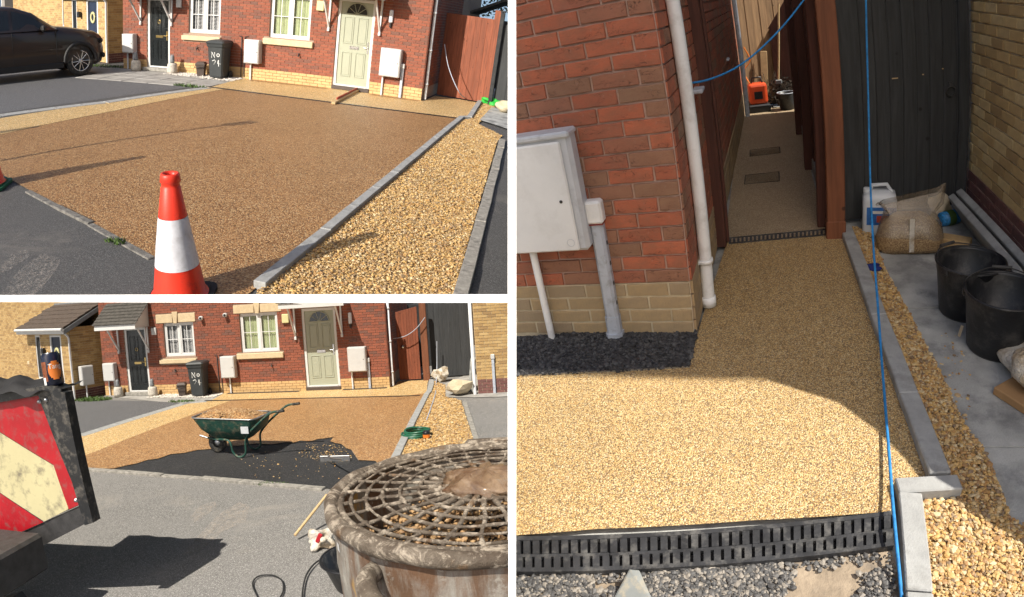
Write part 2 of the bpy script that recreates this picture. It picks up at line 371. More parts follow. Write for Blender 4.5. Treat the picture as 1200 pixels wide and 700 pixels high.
c = k.mix(k.ramp(k.noise(6, 8, .7), [(.40, 0), (.60, 1)]), (.15, .122, .092), (.07, .050, .034)); c = k.mix(k.ramp(k.noise(17, 8, .75, dist=.8), [(.50, 0), (.60, .85)]), c, (.42, .36, .285)); c = k.mix(k.ramp(k.noise(9, 5, .6), [(.60, 0), (.70, .7)]), c, (.13, .06, .015))
k.col(c).rough(k.ramp(k.noise(7, 4), [(.4, .5), (.6, .85)])).set(Metallic=.05); k.bump(k.noise(45, 8, .7), .9, .012)
k = NT('rust_drum'); mp = k.n('Mapping'); k.l(k.co, mp.inputs[0]); mp.inputs['Scale'].default_value = (1, 1, .22); st_ = mp.outputs[0]
c = k.mix(k.ramp(k.noise(7, 8, .7, st_, .4), [(.42, 0), (.58, 1)]), (.27, .255, .225), (.13, .070, .038)); c = k.mix(k.ramp(k.noise(11, 8, .75), [(.57, 0), (.66, .8)]), c, (.40, .375, .33)); c = k.mix(k.ramp(k.noise(9, 4, .6, st_), [(.66, 0), (.71, .7)]), c, (.40, .22, .03)); c = k.mix(k.ramp(k.noise(4, 6), [(.5, 0), (.7, .6)]), c, (.07, .06, .05))
k.col(c).rough(.7).set(Metallic=.05); k.bump(k.noise(30, 8, .7), .5, .008)
def timber(name, c, along='Z', knots=True, shift=.55):
    k = NT(name); mp = k.n('Mapping'); k.l(k.co, mp.inputs[0]); sc3 = [16, 16, 16]; sc3['XYZ'.index(along)] = 1.1; mp.inputs['Scale'].default_value = sc3
    info = k.n('ObjectInfo'); r = k.rnd(); off = k.n('VectorMath'); off.operation = 'ADD'; k.l(mp.outputs[0], off.inputs[0]); cb = k.n('CombineXYZ'); k.l(k.math('MULTIPLY', r, 50.0), cb.inputs[2]); k.l(cb.outputs[0], off.inputs[1])
    g = k.noise(1.6, 6, .65, off.outputs[0], .8)
    cc = k.mix(k.ramp(g, [(.3, 0), (.7, 1)]), tuple(v*shift for v in c), tuple(min(v*1.3, 1) for v in c))
    cc = k.mix(k.math('MULTIPLY', r, .45), cc, tuple(v*.5 for v in c))
    if knots: cc = k.mix(k.ramp(k.voro(5).outputs['Distance'], [(.05, 1), (.10, 0)]), cc, tuple(v*.25 for v in c))
    k.col(cc).rough(.75); k.bump(g, .35, .006); return k
timber('wood_brown', (.26, .075, .035)); timber('wood_brown_dark', (.10, .034, .022)); timber('wood_fence_far', (.34, .21, .11)); timber('wood_post', (.24, .085, .038))
timber('wood_black_board', (.046, .049, .052))
def leaves(name, a, b):
    k = NT(name); c = k.mix(k.rnd(), a, b); k.col(c).rough(.6).set(Subsurface_Weight=0.0); return k
leaves('leaf_green', (.045, .075, .015), (.12, .15, .035)); leaves('leaf_olive', (.05, .06, .02), (.13, .13, .05)); leaves('weed_green', (.04, .085, .015), (.10, .17, .035))
plain('bark', (.09, .065, .045), .9, .3, 10, .6, 30)

# ------------------------------------------------------------------ generators
def brick_rows(mb, u0, u1, v0, v1, holes=(), L=.225, Hc=.075, proud=.012, gap=.010, M=None, start=0.0, jit=.0025, header_ends=False):
    """running-bond bricks as five-sided blocks, front towards -y"""
    rows = int(round((v1-v0)/Hc))
    out = []
    for r in range(rows):
        a, b = v0+r*Hc, v0+(r+1)*Hc
        segs = [(u0, u1)]
        for (h0, h1, g0, g1) in holes:
            if b > g0+.02 and a < g1-.02:
                ns = []
                for s0, s1 in segs:
                    if h1 <= s0 or h0 >= s1: ns.append((s0, s1)); continue
                    if h0 > s0: ns.append((s0, h0))
                    if h1 < s1: ns.append((h1, s1))
                segs = ns
        off = start + (L/2 if r % 2 else 0)
        for s0, s1 in segs:
            k0 = math.floor((s0-off)/L); k1 = math.ceil((s1-off)/L)
            for k in range(k0, k1):
                x0, x1 = max(off+k*L, s0), min(off+(k+1)*L, s1)
                if x1-x0 < .03: continue
                out.append((x0+gap/2, x1-gap/2, a+gap/2, b-gap/2))
    for (x0, x1, a, b) in out:
        y = -proud - random.uniform(0, jit)
        e = .0
        vs = [(x0, .004, a), (x1, .004, a), (x1, .004, b), (x0, .004, b), (x0, y, a), (x1, y, a), (x1, y, b), (x0, y, b)]
        mb.add(vs, [[4, 5, 6, 7], [0, 1, 5, 4], [1, 2, 6, 5], [2, 3, 7, 6], [3, 0, 4, 7]], False, M)
    return out
def wall_cells(mb, u0, u1, v0, v1, holes, y0=0.0, y1=.12, M=None):
    us = sorted({u0, u1, *[h[0] for h in holes], *[h[1] for h in holes]}); vs = sorted({v0, v1, *[h[2] for h in holes], *[h[3] for h in holes]})
    us = [q for q in us if u0 <= q <= u1]; vs = [q for q in vs if v0 <= q <= v1]
    for i in range(len(us)-1):
        for j in range(len(vs)-1):
            cx, cz = (us[i]+us[i+1])/2, (vs[j]+vs[j+1])/2
            if any(h[0] < cx < h[1] and h[2] < cz < h[3] for h in holes): continue
            mb.span((us[i], y0, vs[j]), (us[i+1], y1, vs[j+1]), 0, M)
def scatter_stones(name, mat, pts, size, parent=None, flat=.6, ico=False, label=None, cat=None):
    """pts: n x 3 array of centres; one mesh of many little stones"""
    if ico:
        bm = bmesh.new(); bmesh.ops.create_icosphere(bm, subdivisions=1, radius=.5); bv = np.array([v.co for v in bm.verts]); bf = np.array([[v.index for v in f.verts] for f in bm.faces]); bm.free()
    else:
        bv = np.array([(.5, 0, 0), (-.5, 0, 0), (0, .5, 0), (0, -.5, 0), (0, 0, .5), (0, 0, -.5)], float)
        bf = np.array([(0, 2, 4), (2, 1, 4), (1, 3, 4), (3, 0, 4), (2, 0, 5), (1, 2, 5), (3, 1, 5), (0, 3, 5)])
    n = len(pts); m = len(bv)
    s = size*np.clip(RNG.lognormal(-.05, .38, (n, 1, 1)), .35, 2.0)*np.stack([RNG.uniform(.8, 1.3, n), RNG.uniform(.7, 1.1, n), RNG.uniform(flat*.7, flat*1.2, n)], 1)[:, None, :]
    v = bv[None]*s*(1+RNG.uniform(-.24, .24, (n, m, 1)))
    a = RNG.uniform(0, 2*PI, n); b = RNG.normal(0, .35, n)
    ca, sa, cb, sb = np.cos(a), np.sin(a), np.cos(b), np.sin(b)
    x, y, z = v[..., 0], v[..., 1], v[..., 2]
    y2 = y*cb[:, None]-z*sb[:, None]; z2 = y*sb[:, None]+z*cb[:, None]
    v = np.stack([x*ca[:, None]-y2*sa[:, None], x*sa[:, None]+y2*ca[:, None], z2], -1)+np.asarray(pts)[:, None, :]
    f = (bf[None]+(np.arange(n)*m)[:, None, None]).reshape(-1, 3)
    me = bpy.data.meshes.new(name); me.vertices.add(n*m); me.vertices.foreach_set('co', v.reshape(-1).astype(np.float32))
    me.loops.add(len(f)*3); me.loops.foreach_set('vertex_index', f.reshape(-1).astype(np.int32)); me.polygons.add(len(f)); me.polygons.foreach_set('loop_start', (np.arange(len(f))*3).astype(np.int32))
    me.polygons.foreach_set('use_smooth', np.full(len(f), False)); me.update(calc_edges=True); me.materials.append(MAT[mat])
    o = bpy.data.objects.new(name, me); link(o, parent); o['kind'] = 'stuff'
    if label: tag(o, label, cat)
    return o
def in_poly(poly, n, z0=0.0, zj=.01):
    poly = np.array([(p[0], p[1]) for p in poly]); lo, hi = poly.min(0), poly.max(0); out = []
    got = 0
    while got < n:
        q = RNG.uniform(lo, hi, (n*2, 2)); ins = np.zeros(len(q), bool); j = len(poly)-1
        for i in range(len(poly)):
            xi, yi = poly[i]; xj, yj = poly[j]
            c = ((yi > q[:, 1]) != (yj > q[:, 1])) & (q[:, 0] < (xj-xi)*(q[:, 1]-yi)/(yj-yi+1e-12)+xi); ins ^= c; j = i
        q = q[ins]; out.append(q); got += len(q)
    q = np.concatenate(out)[:n]; return np.concatenate([q, (z0+RNG.uniform(0, zj, (n, 1)))], 1)
def sheet(name, pts, z, mat, kind='structure'):
    from mathutils.geometry import tessellate_polygon
    tri = [list(t) for t in tessellate_polygon([[Vector((p[0], p[1], 0)) for p in pts]])]
    fix = lambda t: t if (pts[t[1]][0]-pts[t[0]][0])*(pts[t[2]][1]-pts[t[0]][1])-(pts[t[1]][1]-pts[t[0]][1])*(pts[t[2]][0]-pts[t[0]][0]) > 0 else t[::-1]
    o = MB().add([(p[0], p[1], z) for p in pts], [fix(t) for t in tri]).build(name, mat, recalc=False)
    o['kind'] = kind; return o
def kerb_run(name, pts, width, z1, mat, piece=.9, z0=-.05, piece_name='kerb_stone', side=1, bev=.006, wob=.0):
    """kerb pieces laid along a line; width grows to the right (side = 1) of the direction of travel"""
    root = struct(name); pts = [Vector((p[0], p[1], 0)) for p in pts]
    for a, b in zip(pts, pts[1:]):
        d = b-a; L = d.length; n = max(1, round(L/piece)); d.normalize(); q = Vector((d.y, -d.x, 0))*side
        for i in range(n):
            c = a+d*(L*(i+.5)/n)+q*width/2; c.z = (z0+z1)/2+random.uniform(-wob, wob)
            R = Matrix.Rotation(math.atan2(d.y, d.x)+random.uniform(-wob, wob), 3, 'Z')
            o = MB().box((0, 0, 0), (L/n-.006, width, z1-z0), bev).build(piece_name, mat, root); o.location = c; o.rotation_euler = R.to_euler()
    return root
def pipe_part(pts, r, name, mat, parent, n=10): return MB().tube(pts, r, n).build(name, mat, parent)
def leaf_crown(name, mat, parent, c, rad, n, size, clumps=14):
    cl = []
    for i in range(clumps):
        d = RNG.normal(0, 1, 3); d /= np.linalg.norm(d); cl.append((np.array(c)+d*np.array(rad)*RNG.uniform(.35, .85), RNG.uniform(.28, .5)))
    per = n//clumps; vs = []; fs = []
    V = np.zeros((per*clumps*4, 3)); 
    for i, (cc, rr) in enumerate(cl):
        d = RNG.normal(0, 1, (per, 3)); d /= np.linalg.norm(d, axis=1, keepdims=True); q = cc+d*np.array(rad)*rr*RNG.uniform(.5, 1.05, (per, 1))
        a = RNG.normal(0, 1, (per, 3)); a /= np.linalg.norm(a, axis=1, keepdims=True); b = np.cross(a, RNG.normal(0, 1, (per, 3))); b /= np.linalg.norm(b, axis=1, keepdims=True)
        s = size*RNG.uniform(.6, 1.4, (per, 1)); k = i*per*4
        V[k:k+per*4:4] = q-a*s; V[k+1:k+per*4:4] = q+b*s*.45; V[k+2:k+per*4:4] = q+a*s; V[k+3:k+per*4:4] = q-b*s*.45
    me = bpy.data.meshes.new(name); me.from_pydata(V.tolist(), [], np.arange(len(V)).reshape(-1, 4).tolist()); me.materials.append(MAT[mat])
    o = bpy.data.objects.new(name, me); link(o, parent); return o
def tree(label, loc, h, rad, mat, n=5000):
    t = thing('garden_tree', label, 'tree', loc); 
    tr = MB().tube([(0, 0, 0), (.05, 0, h*.3), (0, .05, h*.55), (.1, 0, h*.8)], [.16, .13, .09, .03], 8)
    for i in range(6):
        a = i*1.1; part(MB().tube([(0, 0, h*(.35+.06*i)), (math.cos(a)*rad*.4, math.sin(a)*rad*.4, h*(.55+.05*i)), (math.cos(a)*rad*.7, math.sin(a)*rad*.7, h*(.65+.05*i))], [.07, .04, .015], 6), 'limb', 'bark', t)
    part(tr, 'trunk', 'bark', t); leaf_crown('crown', mat, t, (0, 0, h*.68), (rad, rad, h*.36), n, .09); return t
def weeds(label, c, spread, n=120, h=.07):
    vs = []; fs = []
    for i in range(n):
        a = random.uniform(0, 2*PI); r = random.random()**.6; x, y = c[0]+spread[0]*r*math.cos(a), c[1]+spread[1]*r*math.sin(a); b = random.uniform(0, 2*PI); hh = h*random.uniform(.4, 1.2); wd = h*.22
        k = len(vs); vs += [(x-wd*math.cos(b), y-wd*math.sin(b), 0), (x+wd*math.cos(b), y+wd*math.sin(b), 0), (x+random.uniform(-1, 1)*hh*.7, y+random.uniform(-1, 1)*hh*.7, hh)]; fs.append([k, k+1, k+2])
    o = MB().add(vs, fs).build('weeds', 'weed_green', recalc=False); o['kind'] = 'stuff'; tag(o, label, 'weeds'); return o

# ================================================================== the red brick house pair and its neighbours (seen in the front and works places)
def window_part(house, u0, u1, v0, v1, inside, name='window'):
    w = .055; y = .045
    fr = MB(); fr.span((u0, y, v0), (u0+w, y+.06, v1), .006); fr.span((u1-w, y, v0), (u1, y+.06, v1), .006)
    fr.span((u0+w, y, v1-w), (u1-w, y+.06, v1), .006); fr.span((u0+w, y, v0), (u1-w, y+.06, v0+w*1.3), .006)
    um = (u0+u1)/2; fr.span((um-w*.7, y-.004, v0+w*1.3), (um+w*.7, y+.056, v1-w), .006)
    win = part(fr, name, 'upvc_white', house)
    for a, b in ((u0+w, um-w*.7), (um+w*.7, u1-w)):
        s = MB(); k = .035; q = y+.008
        s.span((a, q, v0+w*1.3), (a+k, q+.04, v1-w)); s.span((b-k, q, v0+w*1.3), (b, q+.04, v1-w)); s.span((a+k, q, v1-w-k), (b-k, q+.04, v1-w)); s.span((a+k, q, v0+w*1.3), (b-k, q+.04, v0+w*1.3+k))
        part(s, 'sash', 'upvc_white', win)
        a2, b2, c2, d2 = a+k, b-k, v0+w*1.3+k, v1-w-k
        part(MB().span((a2, q+.018, c2), (b2, q+.024, d2)), 'pane', 'glass', win)
        g = MB(); um2 = (a2+b2)/2; vm = (c2+d2)/2
        g.span((um2-.01, q+.004, c2), (um2+.01, q+.016, d2)); g.span((a2, q+.006, vm-.01), (b2, q+.0175, vm+.01)); part(g, 'glazing_bar', 'upvc_white', win)
        if inside == 'blind':
            bl = MB(); n = 22
            for i in range(n):
                z = c2+(d2-c2)*(i+.5)/n; bl.add([(a2, q+.07, z-.006), (b2, q+.07, z-.006), (b2, q+.095, z+.012), (a2, q+.095, z+.012)], [[0, 1, 2, 3]])
            for fx in (.18, .82): bl.span((a2+(b2-a2)*fx-.012, q+.06, c2), (a2+(b2-a2)*fx+.012, q+.066, d2))
            part(bl, 'blind', 'blind_white', win)
        else:
            cu = MB(); n = 26; vs = []
            for i in range(n+1):
                x = a2+(b2-a2)*i/n; yy = q+.075+.014*math.sin(i*1.5)+.006*math.sin(i*.7)
                vs += [(x, yy, c2), (x, yy, d2)]
            cu.add(vs, [[2*i, 2*i+2, 2*i+3, 2*i+1] for i in range(n)], True); part(cu, 'curtain', 'curtain_green', win)
    part(MB().span((u0, .24, v0-.02), (u1, .26, v1+.02)), 'room_back', 'room_dark', win)
    return win
def lintel_part(house, u0, u1, v0, v1):
    m = (u0+u1)/2; kw = .1
    for a, b in ((u0, m-kw), (m+kw, u1)): part(MB().span((a, -.035, v0), (b, .02, v1), .008), 'lintel_block', 'cast_stone', house)
    part(MB().prism([(m-kw*.55, v0-.02), (m+kw*.55, v0-.02), (m+kw*.97, v1+.07), (m-kw*.97, v1+.07)], -.05, .02, XZ()), 'keystone', 'cast_stone', house)
def sill_part(house, u0, u1, v0, v1): part(MB().span((u0, -.09, v0), (u1, .06, v1), .012), 'window_sill', 'cast_stone', house)
def door_part(house, u0, u1, v0, v1, mat, fan=True, trim='chrome'):
    y = .05; w = .075
    fr = MB(); fr.span((u0, y-.03, v0), (u0+w, y+.05, v1), .006); fr.span((u1-w, y-.03, v0), (u1, y+.05, v1), .006); fr.span((u0+w, y-.03, v1-w), (u1-w, y+.05, v1), .006); fr.span((u0+w, y-.05, v0), (u1-w, y+.05, v0+.04), .005)
    part(fr, 'door_frame', 'upvc_white', house)
    a, b, c, d = u0+w, u1-w, v0+.04, v1-w
    door = part(MB().span((a, y, c), (b, y+.045, d)), 'door', mat, house)
    W = b-a; Hh = d-c; m = (a+b)/2
    def mould(x0, x1, z0, z1):
        t = .022; k = MB()
        for p, q in (((x0, z0), (x1, z0+t)), ((x0, z1-t), (x1, z1)), ((x0, z0+t), (x0+t, z1-t)), ((x1-t, z0+t), (x1, z1-t))): k.span((p[0], y-.014, p[1]), (q[0], y+.002, q[1]), .005)
        k.span((x0+t*2, y-.009, z0+t*2), (x1-t*2, y+.002, z1-t*2), .006); part(k, 'door_panel', mat, door)
    for x0, x1 in ((a+W*.12, m-W*.06), (m+W*.06, b-W*.12)):
        mould(x0, x1, c+Hh*.10, c+Hh*.40); mould(x0, x1, c+Hh*.50, c+Hh*(.82 if fan else .90))
    if fan:
        r = W*.34; zc = c+Hh*.855
        part(MB().prism(arc((m, zc), r, 0, PI, 18), y-.006, y+.002, XZ()), 'fanlight', 'dark_glass', door)
        ring = MB().tube([(m+r*math.cos(t), y-.008, zc+r*math.sin(t)) for t in [PI*i/18 for i in range(19)]], .014, 6); ring.tube([(m-r, y-.008, zc), (m+r, y-.008, zc)], .014, 6)
        for i in range(1, 5): t = PI*i/5; ring.tube([(m, y-.008, zc), (m+r*math.cos(t), y-.008, zc+r*math.sin(t))], .008, 6)
        part(ring, 'fanlight_bars', mat, door)
    part(MB().span((m-.13, y-.012, c+Hh*.435), (m+.13, y+.002, c+Hh*.475), .005), 'letterbox', trim, door)
    h = MB().tube([(b-.06, y-.05, c+Hh*.47), (b-.16, y-.05, c+Hh*.47)], .01, 8); h.tube([(b-.06, y, c+Hh*.47), (b-.06, y-.05, c+Hh*.47)], .01, 8); h.span((b-.08, y-.008, c+Hh*.40), (b-.04, y+.001, c+Hh*.54)); part(h, 'door_handle', trim, door)
    part(MB().lathe([(0, -.012), (.012, -.01), (.014, 0)], 10, Matrix.Translation((m, y, c+Hh*.70)) @ Matrix.Rotation(PI/2, 4, 'X')), 'spyhole', trim, door)
    if not fan: part(MB().tube([(m-.05*math.sin(t), y-.018, c+Hh*.68+.05*math.cos(t)) for t in [2*PI*i/12 for i in range(12)]], .008, 6, closed=True), 'door_knocker', trim, door)
    part(MB().span((u0-(.1 if not fan else .02), -.14 if not fan else -.05, 0), (u1+(.1 if not fan else .02), y+.05, v0), .01), 'doorstep', 'concrete_old' if not fan else 'caddy_brown', house)
    return door
def bracket_part(house, u, v0, v1, reach=.55):
    t = .05; k = MB(); k.span((u-t/2, -.06, v0), (u+t/2, -.012, v1), .006)
    a = Vector((u, -.05, v0+.10)); b = Vector((u, -reach, v1-.02)); d = b-a
    R = Matrix.Rotation(math.atan2(-d.y, d.z), 3, 'X'); k.box((a+b)/2, (t*.9, t*.9, d.length), .006, R=R)
    k.box((u, -.045, v0+.02), (t*1.3, .07, .09), .01); part(k, 'bracket', 'upvc_white', house)
def canopy_part(house, u0, u1, v, reach=.78, rise=.72, pitch_side=None):
    """lean-to door hood: tiles, fascia and closed cheeks"""
    can = part(MB().span((u0, -reach, v), (u1, -.013, v+.03)), 'canopy', 'upvc_white', house)
    part(MB().span((u0-.03, -reach-.04, v-.03), (u1+.03, -reach, v+.12), .006), 'fascia', 'upvc_white', can)
    for u in (u0+.01, u1-.03): part(MB().prism([(-reach, v+.03), (-.014, v+.03), (-.014, v+rise-.04), (-reach, v+.12)], u, u+.02, YZ()), 'cheek', 'upvc_white', can)
    for i in range(7):
        f0, f1 = i/7, (i+1)/7; y0, z0 = -reach-.06+(reach+.05)*f0, v+.13+rise*f0*.9; y1, z1 = -reach-.06+(reach+.05)*f1, v+.13+rise*f1*.9
        for j in range(int((u1-u0+.16)/.17)+1):
            xa = u0-.08+j*.17-(.085 if i % 2 else 0); xb = min(xa+.164, u1+.08); xa = max(xa, u0-.08)
            if xb-xa < .03: continue
            m = MB().add([(xa, y0-.02, z0), (xb, y0-.02, z0), (xb, y1+.02, z1), (xa, y1+.02, z1), (xa, y0-.02, z0+.02), (xb, y0-.02, z0+.02), (xb, y1+.02, z1+.012), (xa, y1+.02, z1+.012)], [[3, 2, 1, 0], [4, 5, 6, 7], [0, 1, 5, 4], [1, 2, 6, 5], [2, 3, 7, 6], [3, 0, 4, 7]])
            part(m, 'roof_tile', 'slate_tile', can)
    return can
def red_house(x0, y0, where):
    W = 9.42; H = 5.1
    h = thing('terraced_house', 'red brick house pair with black and sage doors, ' + where, 'house', (x0, y0, 0))
    holes = [(.92, 1.74, .10, 2.10), (2.40, 3.45, 1.16, 2.18), (5.0, 6.2, 1.19, 2.34), (6.95, 7.97, .10, 2.38)]
    trim = [(2.16, 3.54, 2.18, 2.46), (4.83, 6.35, 2.34, 2.60), (2.2, 3.5, .95, 1.09), (4.85, 6.33, 1.0, 1.17)]
    w = MB(); wall_cells(w, 0, W, .0, H, holes); wall = part(w, 'wall', 'mortar_pale', h)
    b = MB(); brick_rows(b, 0, W, .31, 3.31, [(a, c, d-.01, e+.01) for a, c, d, e in holes]+trim); part(b, 'brick_course', 'brick_red', wall, kind='stuff')
    b = MB(); brick_rows(b, 0, W, .0, .31, [(a-.02, c+.02, d-.2, e) for a, c, d, e in (holes[0], holes[3])], Hc=.0775, proud=.02); part(b, 'plinth_course', 'brick_plinth', wall, kind='stuff')
    # far side wall along the side passage, back and roof
    s = MB(); s.span((W-.12, .12, 0), (W, 7.5, H)); s.span((0, .12, 0), (.12, 7.5, H)); s.span((.12, 7.38, 0), (W-.12, 7.5, H)); part(s, 'side_wall', 'mortar_pale', h)
    b = MB(); Mr = Matrix.Translation((W, 0, 0)) @ Matrix.Rotation(PI/2, 4, 'Z'); brick_rows(b, .0, 4.0, .31, 3.01, M=Mr); part(b, 'side_brick_course', 'brick_red', h, kind='stuff')
    part(MB().prism([(-.35, H-.1), (3.75, H+2.6), (7.85, H-.1), (7.85, H), (3.75, H+2.75), (-.35, H)], -.1, W+.1, YZ()), 'roof', 'slate_tile', h)
    # openings
    window_part(h, 2.40, 3.45, 1.16, 2.18, 'blind'); lintel_part(h, 2.16, 3.54, 2.19, 2.45); sill_part(h, 2.2, 3.5, .955, 1.085)
    window_part(h, 5.0, 6.2, 1.19, 2.34, 'curtain'); lintel_part(h, 4.83, 6.35, 2.35, 2.59); sill_part(h, 4.85, 6.33, 1.005, 1.165)
    door_part(h, .92, 1.74, .10, 2.10, 'door_black', False, 'brass'); door_part(h, 6.95, 7.97, .10, 2.38, 'door_sage', True)
    canopy_part(h, .44, 1.90, 2.12); canopy_part(h, 6.6, 8.42, 2.45)
    for u, v0, v1 in ((.70, 1.34, 2.1), (1.82, 1.34, 2.1), (6.74, 1.52, 2.44), (8.14, 1.54, 2.44)): bracket_part(h, u, v0, v1)
    # small fittings
    part(MB().span((1.99, -.075, 1.85), (2.16, -.013, 2.07), .01), 'alarm_box', 'box_white', h)
    part(MB().span((6.37, -.09, 2.0), (6.58, -.013, 2.26), .015), 'alarm_box', 'yellow_box', h)
    lp = part(MB().span((8.36, -.085, 1.88), (8.46, -.02, 2.2), .02), 'wall_lamp', 'lamp_frost', h); part(MB().tube([(8.41, -.05, 1.76), (8.41, -.05, 1.88)], .03, 10), 'lamp_base', 'dark_steel', lp)
    part(MB().lathe([(0, -.10), (.07, -.09), (.09, -.03), (.05, 0), (0, 0)], 16, Matrix.Translation((.62, -.013, 1.93)) @ Matrix.Rotation(-PI/2, 4, 'X') @ Matrix.Rotation(PI, 4, 'X')), 'wall_lamp', 'lamp_frost', h)
    for u, v in ((3.78, 2.28), (4.59, 2.33)):
        c = part(MB().lathe([(0, .13), (.06, .13), (.065, .05), (.04, .0), (0, 0)], 14, Matrix.Translation((u, -.013, v)) @ Matrix.Rotation(PI/2, 4, 'X')), 'security_camera', 'box_white', h)
        part(MB().lathe([(0, .14), (.035, .138), (.04, .125)], 12, Matrix.Translation((u, -.013, v)) @ Matrix.Rotation(PI/2, 4, 'X')), 'camera_lens', 'dark_glass', c)
    for u, v in ((2.72, .74), (5.93, .80)): part(MB().tube([(u, -.01, v), (u, -.07, v), (u+.02, -.09, v-.05)], .018, 8).box((u, -.06, v+.04), (.07, .015, .015)), 'garden_tap', 'dark_steel', h)
    dp = part(MB().tube([(W+.06, .16, 0.02), (W+.06, .16, H-.2)], .036, 12), 'downpipe', 'pipe_white', h)
    for z in (.42, 1.3, 2.25, 3.3): part(MB().lathe([(.042, -.02), (.05, -.02), (.05, .02), (.042, .02)], 12, Matrix.Translation((W+.06, .16, z))).span((W-.0, .145, z-.012), (W+.03, .175, z+.012)), 'pipe_bracket', 'pipe_white', dp)
    for u in (4.18, 4.28): part(MB().tube([(u, -.04, .05), (u, -.04, 1.16), (u+.09*(-1 if u < 4.2 else 1), -.04, 1.17)], .012, 8), 'gas_pipe', 'dark_steel', h)
    return h
def meter_box(name, label, x, y, z0, z1, wd, legs=(), mat='box_white', duct=None, depth=.22, group=None):
    """box fixed on the wall; x is its left edge"""
    t = thing(name, label, 'meter box', (x, y, 0), 0, group); 
    bd = part(MB().span((0, -depth, z0), (wd, -.013, z1), .012), 'body', mat, t)
    part(MB().span((.02, -depth-.012, z0+.02), (wd-.02, -depth+.001, z1-.03), .006), 'lid', mat, t)
    part(MB().lathe([(0, .014), (.010, .014), (.012, 0)], 10, Matrix.Translation((wd*.88, -depth-.012, (z0+z1)/2)) @ Matrix.Rotation(PI/2, 4, 'X')), 'lock', 'dark_steel', t)
    for lx in legs: part(MB().tube([(lx, -.06, .0), (lx, -.06, z0+.02)], .025, 10), 'pipe', 'pipe_white', t)
    return t
def wheelie_bin(label, x, y, rz):
    t = thing('wheelie_bin', label, 'bin', (x, y, 0), rz); n = 1
    def ring(hw, hd, z, c=.04): return [(-hw+c, -hd, z), (hw-c, -hd, z), (hw, -hd+c, z), (hw, hd-c, z), (hw-c, hd, z), (-hw+c, hd, z), (-hw, hd-c, z), (-hw, -hd+c, z)]
    rs = [ring(.19, .21, .05), ring(.2, .22, .1), ring(.235, .27, .86), ring(.255, .29, .88), ring(.265, .30, .95)]
    vs = sum(rs, []); fs = [[j*8+i, j*8+(i+1) % 8, (j+1)*8+(i+1) % 8, (j+1)*8+i] for j in range(4) for i in range(8)]+[list(range(8))[::-1]]
    part(MB().add(vs, fs), 'body', 'bin_grey', t)
    ld = [ring(.27, .31, .955), ring(.28, .32, .985), ring(.25, .28, 1.03), ring(.16, .2, 1.055)]; vs = sum(ld, []); fs = [[j*8+i, j*8+(i+1) % 8, (j+1)*8+(i+1) % 8, (j+1)*8+i] for j in range(3) for i in range(8)]+[list(range(8))[::-1], [24+i for i in range(8)]]
    lid = part(MB().add(vs, fs), 'lid', 'bin_grey', t); part(MB().span((-.2, .30, .97), (.2, .36, 1.01), .015), 'hinge_bar', 'bin_grey', lid)
    for s in (-1, 1): part(MB().lathe([(0, -.03), (.07, -.03), (.1, -.02), (.1, .02), (.07, .03), (0, .03)], 18, Matrix.Translation((s*.23, .24, .1)) @ Matrix.Rotation(PI/2, 4, 'Y')), 'wheel', 'rubber', t)
    sg = MB()
    for q, (cx, cz, pts) in enumerate(((-.03, .66, [(-.07, -.08), (-.07, .08), (.02, -.08), (.02, .08)]), (.09, .66, [(0, 0)]), (-.02, .44, [(-.07, .06), (0, .09), (.03, .05), (-.06, -.07), (.05, -.07)]), (.10, .44, [(.0, .09), (-.04, -.01), (.06, -.01)]))):
        if len(pts) > 1: sg.tube([(cx+p[0], -.252+.07*((.66-cz-p[1])/.6)*.9, cz+p[1]) for p in pts], .016, 6)
        else: sg.tube([(cx+.04*math.cos(a), -.25, cz+.04*math.sin(a)) for a in [2*PI*i/10 for i in range(11)]], .014, 6)
    sg.tube([(.10, -.243, .53), (.10, -.23, .36)], .014, 6); part(sg, 'painted_number', 'white_paint', t); return t
def food_caddy(label, x, y, rz):
    t = thing('food_caddy', label, 'caddy', (x, y, 0), rz); M = Matrix.Rotation(PI/4, 4, 'Z')
    part(MB().lathe([(0, 0), (.13, 0), (.17, .30), (.185, .31), (.185, .33)], 4, M, False), 'body', 'caddy_brown', t); part(MB().lathe([(.195, .33), (.195, .355), (.14, .40), (0, .41)], 4, M, False), 'lid', 'caddy_brown', t)
    part(MB().tube([(-.14, -.02, .32), (-.15, -.17, .26), (.15, -.17, .26), (.14, -.02, .32)], .010, 8), 'handle', 'black_plastic', t); return t
def stone_owl(label, x, y, group):
    t = thing('garden_ornament', label, 'ornament', (x, y, 0), 0, group)
    part(MB().lathe([(0, 0), (.15, 0), (.155, .1), (.14, .26), (.12, .3), (0, .31)], 14), 'stone_base', 'plaster_stone', t)
    part(MB().lathe([(0, .30), (.06, .31), (.075, .37), (.055, .42), (.065, .46), (.05, .51), (.02, .53), (0, .53)], 12).box((-.035, 0, .535), (.02, .02, .04), .004).box((.035, 0, .535), (.02, .02, .04), .004), 'figure', 'lead_grey', t); return t
